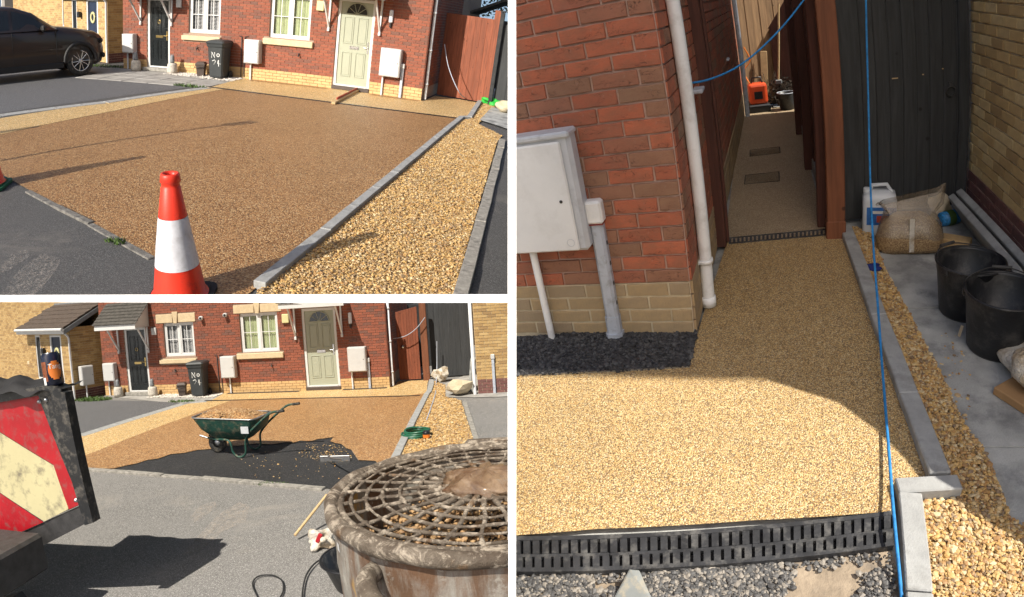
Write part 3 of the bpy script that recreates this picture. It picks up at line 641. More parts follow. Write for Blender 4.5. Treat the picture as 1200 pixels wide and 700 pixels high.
def cream_house(x, y, rz, where):
    """pale brick house with a lean-to front room; origin at its near right corner"""
    t = thing('detached_house', 'pale brick house with tiled lean-to, ' + where, 'house', (x, y, 0), rz)
    hl = [(-1.45, -.62, .05, 2.0), (-2.62, -2.22, .55, 2.0), (-6.3, -4.9, .9, 2.0)]
    w = MB(); wall_cells(w, -3.3, 0, 0, 2.25, hl[:2], 0, .12); w.span((-3.3, .12, 0), (-3.18, 1.32, 2.25)); w.span((-12, 1.32, 0), (-.12, 1.42, 5.2)); w.span((-.12, .12, 0), (0, 1.2, 2.25)); w.span((-.12, 1.2, 0), (0, 8, 5.2)); wall = part(w, 'wall', 'mortar_cream', t)
    b = MB(); brick_rows(b, -3.3, 0, 0, 2.25, hl[:2]); part(b, 'front_brick_course', 'brick_cream', wall, kind='stuff')
    b = MB(); brick_rows(b, -12, -3.3, 0, 2.25, [(-6.3, -4.9, .9, 2.0)], M=Matrix.Translation((0, 1.32, 0))); brick_rows(b, -12, 0, 2.25, 4.8, [(-2.6, -1.4, 3.35, 4.5), (-5.6, -4.4, 3.35, 4.5)], M=Matrix.Translation((0, 1.32, 0))); part(b, 'upper_brick_course', 'brick_cream', wall, kind='stuff')
    Mr = Matrix.Rotation(PI/2, 4, 'Z'); b = MB(); brick_rows(b, 0, 1.25, .3, 2.25, M=Mr); brick_rows(b, 1.25, 5.0, .3, 4.5, M=Mr); part(b, 'side_brick_course', 'brick_cream', wall, kind='stuff')
    b = MB(); brick_rows(b, 0, 5, 0, .3, M=Mr); part(b, 'side_plinth_course', 'brick_purple', wall, kind='stuff')
    part(MB().prism([(.9, 5.1), (4.6, 7.4), (8.3, 5.1), (8.3, 5.2), (4.6, 7.55), (.9, 5.2)], -12.2, .2, YZ()), 'roof', 'brown_tile', t)
    lean = part(MB().prism([(-.22, 2.12), (1.3, 2.92), (1.3, 3.0), (-.22, 2.24)], -3.5, .1, YZ()), 'lean_to_roof', 'brown_tile', t)
    for i in range(6):
        f0, f1 = i/6, (i+1)/6
        for j in range(12):
            xa = -3.66+j*.33+(.16 if i % 2 else 0); xb = min(xa+.32, .12)
            if xb-xa < .05: continue
            y0, z0, y1, z1 = -.26+1.56*f0, 2.235+.78*f0, -.26+1.56*f1, 2.235+.78*f1
            part(MB().add([(xa, y0, z0+.005), (xb, y0, z0+.005), (xb, y1, z1+.005), (xa, y1, z1+.005), (xa, y0, z0+.045), (xb, y0, z0+.045), (xb, y1, z1+.02), (xa, y1, z1+.02)], [[3, 2, 1, 0], [4, 5, 6, 7], [0, 1, 5, 4], [1, 2, 6, 5], [2, 3, 7, 6], [3, 0, 4, 7]]), 'roof_tile', 'brown_tile', lean)
    part(MB().span((-3.55, -.29, 2.06), (.14, -.23, 2.2), .006), 'fascia', 'upvc_white', t)
    part(MB().prism([(-.25, 2.05), (1.32, 2.84), (1.32, 2.98), (-.25, 2.2)], .105, .15, YZ()), 'barge_board', 'lead_grey', t)
    part(MB().tube([(-3.55, -.33, 2.2), (.16, -.33, 2.2)], .05, 8), 'gutter', 'upvc_white', t)
    part(MB().span((-3.5, 1.2, 2.98), (.1, 1.315, 3.05), .01), 'flashing', 'lead_grey', t)
    part(MB().tube([(.1, -.33, 2.17), (.06, -.1, 1.98), (.04, -.06, 1.9), (.04, -.06, .02)], .035, 10), 'downpipe', 'pipe_white', t)
    part(MB().tube([(-3.4, 1.2, 2.3), (-3.4, 1.2, .02)], .035, 10), 'downpipe', 'pipe_white', t)
    # door, windows
    d = part(MB().span((-1.37, .03, .1), (-.70, .08, 1.95)), 'door', 'door_navy', t)
    fr = MB(); fr.span((-1.45, -.01, .05), (-1.37, .08, 2.0)); fr.span((-.70, -.01, .05), (-.62, .08, 2.0)); fr.span((-1.37, -.01, 1.95), (-.70, .08, 2.0)); part(fr, 'door_frame', 'upvc_white', t)
    wr = MB()
    for i in range(26): a = 2*PI*i/26; wr.box((-1.03+.13*math.cos(a), .01, 1.42+.15*math.sin(a)), (.07, .05, .07), .012, R=Matrix.Rotation(i, 3, 'Y'))
    part(wr, 'door_wreath', 'yellow_box', d)
    def simple(u0, u1, v0, v1, y=0.0, sill=True):
        f = MB(); q = .05; f.span((u0, y+.0, v0), (u0+q, y+.06, v1)); f.span((u1-q, y+.0, v0), (u1, y+.06, v1)); f.span((u0+q, y+.0, v1-q), (u1-q, y+.06, v1)); f.span((u0+q, y+.0, v0), (u1-q, y+.06, v0+q))
        if u1-u0 > .8: f.span(((u0+u1)/2-.03, y+.0, v0+q), ((u0+u1)/2+.03, y+.06, v1-q))
        wn = part(f, 'window', 'upvc_white', t); part(MB().span((u0+q, y+.03, v0+q), (u1-q, y+.04, v1-q)), 'pane', 'dark_glass', wn); part(MB().span((u0-.08, y-.07, v0-.13), (u1+.08, y+.05, v0-.002), .01), 'sill', 'cast_stone', wn)
    simple(-2.62, -2.22, .55, 2.0); simple(-6.3, -4.9, .9, 2.0, 1.27); simple(-2.6, -1.4, 3.35, 4.5, 1.27); simple(-5.6, -4.4, 3.35, 4.5, 1.27)
    part(MB().box((-1.85, -.10, 1.5), (.14, .12, .2), .02).tube([(-1.85, 0, 1.66), (-1.85, -.12, 1.66), (-1.85, -.12, 1.6)], .012, 6), 'wall_lantern', 'black_plastic', t)
    return t
def board_gate(name, label, cat, a, b, z0, z1, n, mat, t=.03, frame=None, group=None, lean=0.0, top=None):
    """upright boards between ground spots a and b"""
    a = Vector((a[0], a[1], 0)); b = Vector((b[0], b[1], 0)); d = b-a; L = d.length
    g = thing(name, label, cat, a, math.atan2(d.y, d.x), group)
    for i in range(n):
        x0, x1 = L*i/n, L*(i+1)/n; zt = z1+(top(i/n) if top else 0)
        part(MB().span((x0+.0004, -t/2+random.uniform(-.004, .004), z0), (x1-.0004, t/2, zt), .005), 'board', mat, g)
    return g
def cone(label, loc, rz, base_mat, group=None, h=1.0):
    t = thing('traffic_cone', label, 'traffic cone', loc, rz, group); k = h
    b = MB()
    poly = []
    for cx, cy, a0 in ((1, 1, 0), (-1, 1, PI/2), (-1, -1, PI), (1, -1, 1.5*PI)): poly += [(cx*.17*k+.08*k*math.cos(a0+q*PI/8), cy*.17*k+.08*k*math.sin(a0+q*PI/8)) for q in range(5)]
    b.prism(poly, 0, .035*k); b.prism([(p[0]*.82, p[1]*.82) for p in poly], .035*k, .06*k); part(b, 'base', base_mat, t)
    R = lambda z: (.205-(.205-.062)*(z-.06)/(.90))*k
    part(MB().lathe([(.225*k, .058*k), (R(.07), .075*k), (R(.30), .30*k)], 32), 'lower_body', 'cone_red', t)
    part(MB().lathe([(R(.30)+.003, .30*k), (R(.68)+.003, .68*k)], 32), 'reflective_sleeve', 'cone_white', t)
    part(MB().lathe([(R(.68), .68*k), (R(.90), .90*k), (R(.90)-.006, .91*k), (R(.90)-.006, .93*k), (R(.90)+.004, .94*k), (R(.96)+.008, .99*k), (R(.96)+.002, 1.0*k), (R(.96)-.014, 1.0*k), (R(.96)-.02, .97*k), (R(.9)-.02, .88*k)], 32), 'top', 'cone_red', t)
    return t

# ================================================================== PLACE 1: the finished driveway in front of the house
P = 'front'
HX, HY = -13.06, 14.95
sheet('ground', [(-60, 1.0), (12, 1.0), (12, 60), (-60, 60)], -.012, 'tarmac_old')
sheet('neighbour_driveway', [G(-260, 190), G(-60, 149), G(0, 132.5), G(110, 117), G(220, 102.5), G(205, 98), (-13.0, 13.4), (-14.2, 15.3), (-24, 19), (-30, 17)], -.008, 'tarmac_drive')
# resin areas, each sheet a few millimetres above the last
line = lambda a, b, n=4: [(a[0]+(b[0]-a[0])*i/n, a[1]+(b[1]-a[1])*i/n) for i in range(n+1)]
pg = lambda pts: [G(*p) for p in pts]
kin = line((291, 345), (538, 138.5), 6)
chan = line((246, 102.5), (543, 139.8), 6)
sheet('brown_resin_drive', pg([(0, 158), (-60, 172), (-60, 190), (0, 203), (40, 226), (110, 263), (180, 301), (222, 324), (250, 352), (290, 352)] + kin + chan[::-1] + [(262, 105), (130, 131)]), 0, 'resin_brown')
sheet('gold_resin_border', pg([(-60, 172), (0, 158), (130, 131), (262, 105), (246, 102.3), (240, 102.5), (120, 121), (0, 139), (-60, 149)]), .004, 'resin_gold')
sheet('gold_resin_apron', pg(chan) + pg([(548, 137), (563, 117)]) + [Vector((-2.1, 16.2, 0)), Vector((HX+9.5, 16.2, 0)), Vector((HX+9.5, HY, 0)), Vector((HX+4.2, HY, 0))], .002, 'resin_gold')
for (a, b) in ((4.6, 6.85), (8.1, 9.4)):
    sheet('brown_resin_strip', [(HX+a, HY-.32), (HX+b, HY-.26), (HX+b, HY-.0), (HX+a, HY-.0)], .006, 'resin_brown')
pv_ = sheet('paving', [G(206, 99), G(240, 102.3), G(275, 95), Vector((HX+4.2, HY, 0)), Vector((HX-1.0, HY, 0)), Vector((HX-1.2, HY-.9, 0))], -.003, 'paving')
for i in range(4):
    for j in range(3):
        x0 = HX+.1+i*.85; y0 = HY-.55-j*.55
        if G(206, 99).y-.3 < y0:
            o = MB().span((x0, y0-.5, -.02), (x0+.82, y0+.02, .004+random.uniform(0, .006)), .006).build('paving_slab', 'paving', pv_)
kerb_run('paver_edging', pg([(240, 102.6), (120, 119.5), (0, 134.5), (-60, 143)]), .26, .012, 'concrete_kerb', .6, piece_name='paver', side=-1, bev=.004)
kerb_run('driveway_kerb', pg([(297, 337), (375, 274.5), (457, 206.5), (538, 139), (547, 139), (562, 117)]), .12, .07, 'concrete_kerb', .92, wob=.004)
kerb_run('threshold_edging', pg([(36, 223), (110, 261), (182, 301), (224, 326), (246, 345)]), .08, .003, 'concrete_dark', .9, piece_name='edging_stone', wob=.02)
kerb_run('gravel_edging', pg([(530, 352), (549, 288), (563, 240), (575, 200), (585, 165)]), .13, .05, 'concrete_old', .8, piece_name='edging_stone', wob=.015)
ch = thing('drainage_channel', 'thin black slotted drain line across the brown driveway before the doors', 'drain')
for a, b in zip(chan, chan[1:]):
    p, q = G(*a), G(*b); d = (q-p); n = Vector((d.y, -d.x, 0)).normalized()*.045
    m = MB().prism([p-n, q-n, q+n, p+n], .002, .012)
    for i in range(8):
        c = p+d*((i+.5)/8); e = d.normalized()*.03; m.prism([c-n*.6-e, c-n*.6+e, c+n*.6+e, c+n*.6-e], .0125, .016)
    part(m, 'channel_section', 'black_plastic', ch)
gp = pg(line((303, 342), (543, 141), 5)+[(549, 141), (565, 119), (577, 119), (580, 128), (560, 146), (588, 160), (583, 166)]+line((580, 175), (530, 350), 5)[1:]+[(300, 352)])
sheet('gravel_bed', gp, .006, 'resin_gold')
scatter_stones('gravel', 'gravel_stone', in_poly(gp, 36000, .012, .014), .023, label='golden gravel strip beside the driveway kerb', cat='gravel')
sl = MB().sheet([(p.x, p.y, .03) for p in pg([(562, 142), (576, 127), (640, 138), (640, 168)])]); tag(sl.build('paving_patch', 'slab_grey'), None, None, None, 'structure')
# houses
red_house(HX, HY, 'behind the finished driveway')
cream_house(HX-1.45, HY+.9, math.radians(-20), 'behind the dark car')
G1 = 'white meter boxes on the front wall of the house behind the finished driveway'
meter_box('meter_box', 'small white meter box left of the black door by the car', HX+.13, HY, .50, 1.05, .42, (.08, .3))
meter_box('meter_box', 'white meter box beside the bin, finished driveway', HX+4.36, HY, .46, 1.1, .46, (.14,))
meter_box('meter_box', 'white meter box right of the sage door, finished driveway', HX+8.28, HY, .52, 1.24, .54, (.07,))
def cable_duct(label, x, y, h=.88):
    t = thing('cable_duct', label, 'duct', (x, y, 0)); part(MB().span((-.035, -.085, 0), (.035, -.013, h-.12), .008), 'cover', 'duct_grey', t); part(MB().span((-.05, -.10, h-.12), (.05, -.013, h), .012), 'cap', 'box_white', t); return t
cable_duct('grey cable duct right of the sage door, finished driveway', HX+8.86, HY)
wheelie_bin('dark grey wheelie bin with painted number by the finished driveway', HX+3.72, HY-.42, math.radians(6))
food_caddy('brown food caddy left of the bin by the finished driveway', HX+3.06, HY-.32, .3)
stone_owl('stone owl ornament left of the black door, car side', HX+.68, HY-.25, 'stone owls by the black door, finished driveway'); stone_owl('stone owl ornament right of the black door, finished driveway', HX+2.05, HY-.3, 'stone owls by the black door, finished driveway')
pb = in_poly([(HX+1.9, HY-.55), (HX+4.3, HY-.75), (HX+4.3, HY-.02), (HX+1.9, HY-.02)], 1500, .005, .01); k = NT('pebble'); k.col(k.ramp(k.rnd(), [(0, (.5, .47, .42)), (1, (.68, .64, .58))])).rough(.8)
scatter_stones('pebble_strip', 'pebble', pb, .05, label='pale pebble strip under the window behind the bin, finished driveway', cat='pebbles')
weeds('green weeds growing at the corner of the neighbour drive', G(222, 101.5), (.5, .12), 160); weeds('small weeds in the cracked threshold edging', G(135, 284), (.12, .06), 60, .05)
gh = thing('grey_house', 'grey rendered house at the far left behind the dark car', 'house', (-34, 27, 0), math.radians(-35)); part(MB().span((-8, 0, 0), (8, 8, 5.4)), 'wall', 'grey_render', gh); part(MB().prism([(-.4, 5.3), (4, 7.6), (8.4, 5.3)], -8.3, 8.3, YZ()), 'roof', 'brown_tile', gh)
for i in range(4): wn_ = part(MB().span((-6+i*3.6, -.03, 1.0), (-4.6+i*3.6, .05, 2.2), .02), 'window', 'upvc_white', gh); part(MB().span((-5.9+i*3.6, -.04, 1.1), (-4.7+i*3.6, -.031, 2.1)), 'pane', 'dark_glass', wn_)
# side gate
board_gate('garden_gate', 'red-brown board gate beside the house, finished driveway', 'gate', (HX+9.52, 16.3), (-2.05, 16.15), .03, 2.3, 9, 'wood_brown', top=lambda f: .25 if f > .8 else .0)
t = thing('gate_post', 'dark grey post right of the red-brown gate, finished driveway', 'post', (-1.98, 16.0, 0)); part(MB().box((0, 0, 1.25), (.11, .11, 2.5), .01), 'post', 'wood_black', t); part(MB().box((0, 0, 2.53), (.14, .14, .05), .015), 'cap', 'wood_black', t)
board_gate('black_gate', 'black board gate at the right edge, finished driveway', 'gate', (-1.9, 16.1), (.4, 16.0), .03, 2.2, 8, 'wood_black_board')
o = MB().tube(smooth_path([Wy(521, 52, 15.7), Wy(526, 80, 15.6), Wy(538, 108, 15.5), G(548, 116, .02), G(560, 118, .02)]), .012, 6).build('water_hose', 'cable_pale'); tag(o, 'pale blue hose hanging down the red-brown gate', 'hose')
tree('green tree behind the red-brown gate, finished driveway', (-2.6, 25, 0), 6.4, 2.6, 'leaf_olive')
sh = thing('garden_shed', 'dark shed roof behind the red-brown gate, finished driveway', 'shed', (-2.6, 20.5, 0)); part(MB().span((-1.0, 0, 0), (1.2, 1.6, 2.3)), 'wall', 'wood_black', sh); part(MB().prism([(-1.2, 2.3), (.1, 2.95), (1.4, 2.3), (1.4, 2.38), (.1, 3.05), (-1.2, 2.38)], -.15, 1.8, XZ()), 'roof', 'slate_tile', sh)
# things on the drive
lv = thing('spirit_level', 'red spirit level lying on timber before the sage door', 'spirit level', G(409, 114, .0), math.radians(62))
d = G(424, 106)-G(394, 122); lv.rotation_euler.z = math.atan2(d.y, d.x)
part(MB().box((0, .04, .03), (d.length, .09, .06), .006), 'timber', 'timber_pale', lv); part(MB().box((.1, .06, .085), (d.length*.8, .03, .05), .006), 'level_body', 'paint_redwood', lv); part(MB().box((.1, .06, .113), (.08, .02, .01), .003), 'vial', 'yellow_box', lv)
cone('red and white traffic cone in the foreground of the driveway', G(212, 350), .3, 'cone_base', h=1.03)
cone('traffic cone on a green base at the left picture edge', G(-13, 219), .5, 'cone_green', h=1.0)
cone('traffic cone further left casting the short shadow on the gold border', (-9.85, 5.95, 0), .1, 'cone_base', h=.95)
sp = thing('sign_post', 'slim sign post left of the driveway casting the long shadow', 'post', (-8.45, 4.3, 0)); part(MB().tube([(0, 0, 0), (0, 0, 2.9)], .035, 10), 'pole', 'dark_steel', sp); part(MB().box((0, 0, 2.78), (.26, .02, .3), .006), 'sign_plate', 'box_grey', sp)
# odds and ends at the right edge
jg = thing('plastic_jug', 'white plastic jug at the right edge by the black gate, finished driveway', 'jug', G(580, 116)); part(MB().box((0, 0, .15), (.22, .18, .3), .04), 'body', 'jug_white', jg); part(MB().tube([(0, 0, .3), (0, 0, .34)], .04, 10), 'cap', 'label_blue', jg)
def lump(name, label, cat, loc, dims, mat, seed=1, rough=.25, seg=3):
    bm = bmesh.new(); bmesh.ops.create_icosphere(bm, subdivisions=seg, radius=.5); rr = np.random.default_rng(seed); ph = rr.uniform(0, 6, (6, 3)); fr = rr.uniform(3, 9, (6, 3))
    for v in bm.verts:
        k = 1+rough*sum(math.sin(v.co[0]*fr[i][0]+ph[i][0])*math.sin(v.co[1]*fr[i][1]+ph[i][1])*math.sin(v.co[2]*fr[i][2]+ph[i][2]) for i in range(6))*.6
        v.co = Vector((v.co.x*dims[0]*k, v.co.y*dims[1]*k, max(v.co.z*dims[2]*k+dims[2]*.42, 0)))
    o = MB().bm(bm, seg > 2).build(name, mat); o.location = loc
    if label: tag(o, label, cat)
    return o
lump('green_netting', 'bright green netting heap by the gravel corner', 'netting', G(575, 123), (.55, .4, .22), 'green_net', 3, .5)
lump('rubble_bag', 'pale rubble bag on grey paving at the right edge', 'bag', G(592, 133), (.5, .4, .35), 'paper', 5, .4)
k = NT('lime_stain'); n_ = k.noise(7, 9, .75, dist=.8); k.col((.42, .38, .34)).rough(.9); k.l(k.ramp(k.noise(20, 9, .8, dist=1.0), [(.46, 0), (.62, .5)]), k.b.inputs['Alpha'])
sheet('lime_stain', pg([(0, 345), (20, 318), (48, 296), (72, 302), (66, 316), (48, 338), (30, 352), (0, 360)]), -.008, 'lime_stain', 'stuff'); sheet('lime_stain', pg([(0, 312), (14, 296), (32, 291), (34, 300), (10, 316), (0, 322)]), -.008, 'lime_stain', 'stuff')
# car on the neighbour's drive
def car(label, loc, rz):
    t = thing('parked_car', label, 'car', loc, rz)     # origin at front wheel contact on the near side; nose towards +x
    L = [(.70, .42, .72, .66), (.64, .30, .92, .76), (.45, .24, 1.0, .86), (0, .24, 1.08, .90), (-.45, .26, 1.13, .91), (-.75, .26, 1.15, .91), (-1.6, .26, 1.16, .92), (-2.6, .26, 1.18, .92), (-3.3, .28, 1.18, .90), (-3.75, .36, 1.05, .82)]
    vs = []; n = 12
    for x, zb, zt, hw in L:
        pts = [(-hw*.86, zb), (-hw*.98, zb+.1), (-hw, zb+.3), (-hw*.97, zt-.16), (-hw*.9, zt-.04), (-hw*.6, zt+.02)]; pts += [(-a, b) for a, b in pts[::-1]]
        vs += [(x, .91+a, b) for a, b in pts]
    fs = [[j*n+i, j*n+(i+1) % n, (j+1)*n+(i+1) % n, (j+1)*n+i] for j in range(len(L)-1) for i in range(n)]+[list(range(n)), [(len(L)-1)*n+i for i in range(n)][::-1]]
    body = part(MB().add(vs, fs, True), 'body', 'car_paint', t)
    cab = [(-.55, 1.10, 1.12, .80), (-1.15, 1.10, 1.48, .70), (-1.6, 1.10, 1.62, .66), (-2.4, 1.10, 1.66, .66), (-3.1, 1.12, 1.56, .64), (-3.62, 1.12, 1.2, .70)]
    vs = []; n = 8
    for x, zb, zt, hw in cab: pts = [(-.86, zb), (-hw-.02, zt-.06), (-hw*.9, zt), (-hw*.4, zt+.025)]; pts += [(-a, b) for a, b in pts[::-1]]; vs += [(x, .91+a, b) for a, b in pts]
    fs = [[j*n+i, j*n+(i+1) % n, (j+1)*n+(i+1) % n, (j+1)*n+i] for j in range(len(cab)-1) for i in range(n-1)]+[list(range(n)), [(len(cab)-1)*n+i for i in range(n)][::-1]]
    part(MB().add(vs, fs, True), 'cabin', 'car_paint', body)
    # side glass, windscreen
    part(MB().add([(-.78, .09, 1.15), (-1.68, .065, 1.15), (-1.68, .205, 1.56), (-1.22, .18, 1.44)], [[0, 1, 2, 3]]), 'side_window', 'car_glass', body)
    part(MB().add([(-1.76, .065, 1.15), (-2.75, .065, 1.15), (-2.75, .205, 1.55), (-1.76, .205, 1.57)], [[0, 1, 2, 3]]), 'side_window', 'car_glass', body)
    part(MB().add([(-.62, .3, 1.15), (-.62, 1.5, 1.15), (-1.16, 1.45, 1.505), (-1.16, .35, 1.505)], [[0, 1, 2, 3]]), 'windscreen', 'car_glass', body)
    part(MB().box((-.95, -.06, 1.15), (.12, .2, .14), .04), 'door_mirror', 'car_trim', body)
    part(MB().box((-1.7, .045, .95), (.16, .03, .03), .01), 'door_handle', 'car_trim', body)
    part(MB().tube([(.42*math.cos(a), .0, .36+.42*math.sin(a)) for a in [PI*i/12 for i in range(13)]], .05, 6), 'wheel_arch', 'car_trim', body)
    part(MB().span((-3.3, -.0, .22), (-.45, .06, .36), .02), 'side_skirt', 'car_trim', body)
    part(MB().box((.56, .26, .80), (.2, .34, .12), .04), 'headlight', 'car_glass', body); part(MB().box((.66, .3, .45), (.1, .4, .12), .03), 'bumper', 'car_trim', body)
    for x in (-.62, -1.72, -2.78): part(MB().span((x-.004, -.012, .40), (x+.004, .05, 1.08)), 'door_seam', 'car_trim', body)
    for x in (0, -2.75):
        for y in (.02, 1.6):
            M = Matrix.Translation((x, y+.1, .36)) @ Matrix.Rotation(PI/2, 4, 'X'); w = part(MB().lathe([(.22, -.1), (.33, -.1), (.36, -.06), (.36, .06), (.33, .1), (.22, .1)], 28, M), 'wheel', 'rubber', t)
            rim = MB().lathe([(.235, .06), (.245, .105), (.225, .105), (.22, .06)], 28, M).lathe([(0, .11), (.045, .11), (.05, .08)], 12, M)
            for q in range(10): a = 2*PI*q/10+(.12 if q % 2 else 0); rim.tube([M @ Vector((.04*math.cos(a), .04*math.sin(a), .10)), M @ Vector((.23*math.cos(a), .23*math.sin(a), .10))], .013, 5)
            part(rim, 'rim', 'chrome', w); part(MB().lathe([(0, .05), (.23, .05)], 20, M), 'brake_disc', 'car_trim', w)
    return t
cr_ = car('dark brown SUV parked on the neighbour drive', (-13.0, 13.1, 0), math.radians(62)); cr_.scale = (1.06, 1.06, 1.17)
lawn = weeds('thin lawn strip in front of the pale brick house, car side', (-14.3, 15.1), (1.5, .3), 500, .06)

# ================================================================== PLACE 2: the driveway being laid
P = 'works'
HX, HY = -12.62, 16.3
sheet('ground', [(-60, 1.2), (14, 1.2), (14, 70), (-60, 70)], -.012, 'tarmac_works')
sheet('neighbour_driveway', pg([(83, 494), (93, 512), (215, 472.5), (180, 470), (130, 469), (80, 470), (40, 472), (40, 490)]), -.008, 'tarmac_drive')
bk = [(133, 550), (147, 546.5), (160, 544), (172, 540), (186, 538), (200, 533), (216, 531.5), (232, 528), (247, 527), (262, 523), (280, 523), (300, 520.5), (318, 521.5), (335, 519), (344, 519.5), (352, 517), (364, 518), (372, 515.5), (391, 513), (387, 518), (393, 520), (400, 521), (406, 526), (412, 528), (420, 540)]
sheet('black_base', pg([(100, 551), (150, 553), (240, 560), (310, 566), (380, 572), (440, 578), (452, 566)]+[(440, 540)]+bk[::-1]), .0, 'tarmac_black')
kin = line((452, 552), (500, 461), 5)
sheet('brown_resin_drive', pg([(96, 536), (101, 549.5)]+bk+[(440, 541)]+kin+[(470, 465.5), (400, 466.5), (330, 468), (271, 469.8), (180, 503)]), .012, 'resin_brown_far')
sheet('gold_resin_border', pg([(96, 536), (180, 503), (271, 469.8), (246, 470.5), (215, 472.5), (150, 494), (92, 513)]), .008, 'resin_gold_far')
sheet('gold_resin_apron', pg([(246, 470.3), (330, 467.8), (400, 466.3), (470, 465.3), (490, 464.5), (500, 461), (501, 449)])+[Vector((-2.2, 17.3, 0)), Vector((HX+9.5, 17.3, 0)), Vector((HX+9.5, HY, 0)), Vector((HX+4.3, HY, 0))], .006, 'resin_gold_far')
for a, b in ((4.45, 6.75), (8.05, 9.35)): sheet('black_base_strip', [(HX+a, HY-.2), (HX+b, HY-.2), (HX+b, HY), (HX+a, HY)], .010, 'tarmac_black')
scatter_stones('spilt_aggregate', 'gravel_stone', np.concatenate([in_poly(pg([(360, 520), (405, 522), (415, 540), (390, 545), (350, 535)]), 200, .01, .01), in_poly(pg([(270, 530), (400, 530), (400, 566), (300, 560)]), 90, .006, .01)]), .020, label='loose golden aggregate spilt over the black base', cat='aggregate')
sheet('paving', pg([(178, 470), (215, 472.5), (246, 470.2)])+[Vector((HX+4.3, HY, 0)), Vector((HX-.2, HY, 0))], -.003, 'paving')
kerb_run('paver_edging', pg([(243, 469.5), (215, 472), (150, 491.5), (88, 511)]), .30, .012, 'concrete_kerb', .6, piece_name='paver', side=-1, bev=.004)
kerb_run('driveway_kerb', pg([(455, 546), (478, 500), (497, 464), (500, 461), (503, 452), (503, 447)]), .14, .06, 'concrete_kerb', .92, wob=.004)
kerb_run('threshold_edging', pg([(96, 548.5), (150, 552.5), (240, 559.5), (310, 565.5), (382, 572)]), .12, .022, 'concrete_old', .9, piece_name='edging_stone', wob=.01)
ch = thing('drainage_channel', 'thin black drain line between gold apron and unfinished brown resin', 'drain')
for a, b in zip([(240, 470.3), (330, 468), (400, 466.4)], [(330, 468), (400, 466.4), (492, 464.3)]):
    p, q = G(*a), G(*b); n = Vector(((q-p).y, -(q-p).x, 0)).normalized()*.05; part(MB().prism([p-n, q-n, q+n, p+n], .004, .018), 'channel_section', 'black_plastic', ch)
gp = pg([(459, 548), (482, 500), (501, 464), (506, 452), (509, 447), (522, 452), (522, 466), (540, 470), (552, 508), (565, 548)])
sheet('gravel_bed', gp, .006, 'resin_gold_far'); scatter_stones('gravel', 'gravel_stone', in_poly(gp, 9000, .012, .014), .036, label='golden gravel strip right of the unfinished driveway', cat='gravel')
kerb_run('gravel_edging', pg([(556, 520), (552.5, 507.5), (542, 472)]), .1, .03, 'concrete_old', .8, piece_name='edging_stone')
sheet('paving_patch', pg([(516, 452), (523, 465.5), (560, 466), (620, 464), (620, 440), (545, 440)]), .004, 'paving')
red_house(HX, HY, 'behind the unfinished driveway')
cream_house(HX-.62, HY-.75, math.radians(-23), 'behind the drinks can')
meter_box('meter_box', 'small white meter box left of the black door, behind the tailboard', HX+.13, HY, .48, 1.04, .43, (.08, .3))
meter_box('meter_box', 'white meter box right of the bin, unfinished driveway', HX+4.36, HY, .48, 1.12, .45, (.2,))
meter_box('meter_box', 'white meter box right of the sage door, unfinished driveway', HX+8.3, HY, .52, 1.22, .52, (.05,))
cable_duct('grey cable duct right of the sage door, unfinished driveway', HX+8.85, HY)
mb_ = meter_box('meter_box', 'cream meter box on the pale brick side wall near the can', HX-.52, HY-.62, .42, 1.02, .42, (.2,)); mb_.rotation_euler.z = math.radians(67)
wheelie_bin('dark grey wheelie bin with painted number, unfinished driveway', HX+3.72, HY-.42, math.radians(8))
food_caddy('brown food caddy left of the bin, unfinished driveway', HX+3.06, HY-.32, .3)
stone_owl('stone owl ornament left of the black door, unfinished driveway', HX+.68, HY-.25, 'stone owls by the black door, unfinished driveway'); stone_owl('stone owl ornament right of the black door, unfinished driveway', HX+2.0, HY-.3, 'stone owls by the black door, unfinished driveway')
scatter_stones('pebble_strip', 'pebble', in_poly([(HX+1.9, HY-.55), (HX+4.3, HY-.75), (HX+4.3, HY-.02), (HX+1.9, HY-.02)], 1500, .005, .01), .05, label='pale pebble strip behind the bin, unfinished driveway', cat='pebbles')
weeds('green weeds at the corner of the paving, unfinished driveway', G(215, 471), (.5, .12), 160); weeds('lawn strip before the pale brick side wall', G(108, 468.5), (.75, .35), 900, .07); weeds('small weeds along the threshold edging, unfinished driveway', G(318, 568), (.3, .04), 90, .05)
board_gate('garden_gate', 'red-brown board gate with round handle, unfinished driveway', 'gate', (HX+9.55, 17.25), (-2.42, 17.25), .05, 2.1, 8, 'wood_brown', top=lambda f: .14*f)
hd = MB().lathe([(.05, 0), (.06, .02), (.04, .05), (0, .055)], 14, Matrix.Translation((.16, -.02, 1.05)) @ Matrix.Rotation(PI/2, 4, 'X')); part(hd, 'gate_handle', 'chrome', TOP[-1][0])
t = thing('gate_post', 'red-brown post right of the gate, unfinished driveway', 'post', (-2.24, 17.2, 0)); part(MB().box((0, 0, 1.2), (.2, .1, 2.4), .01), 'post', 'wood_post', t); part(MB().box((0, 0, 2.41), (.22, .12, .03), .008), 'cap', 'wood_post', t)
board_gate('black_gate', 'black board gate in shadow beside the red-brown gate, unfinished driveway', 'gate', (-2.12, 17.6), (-.9, 17.7), .03, 2.35, 8, 'wood_black_board')
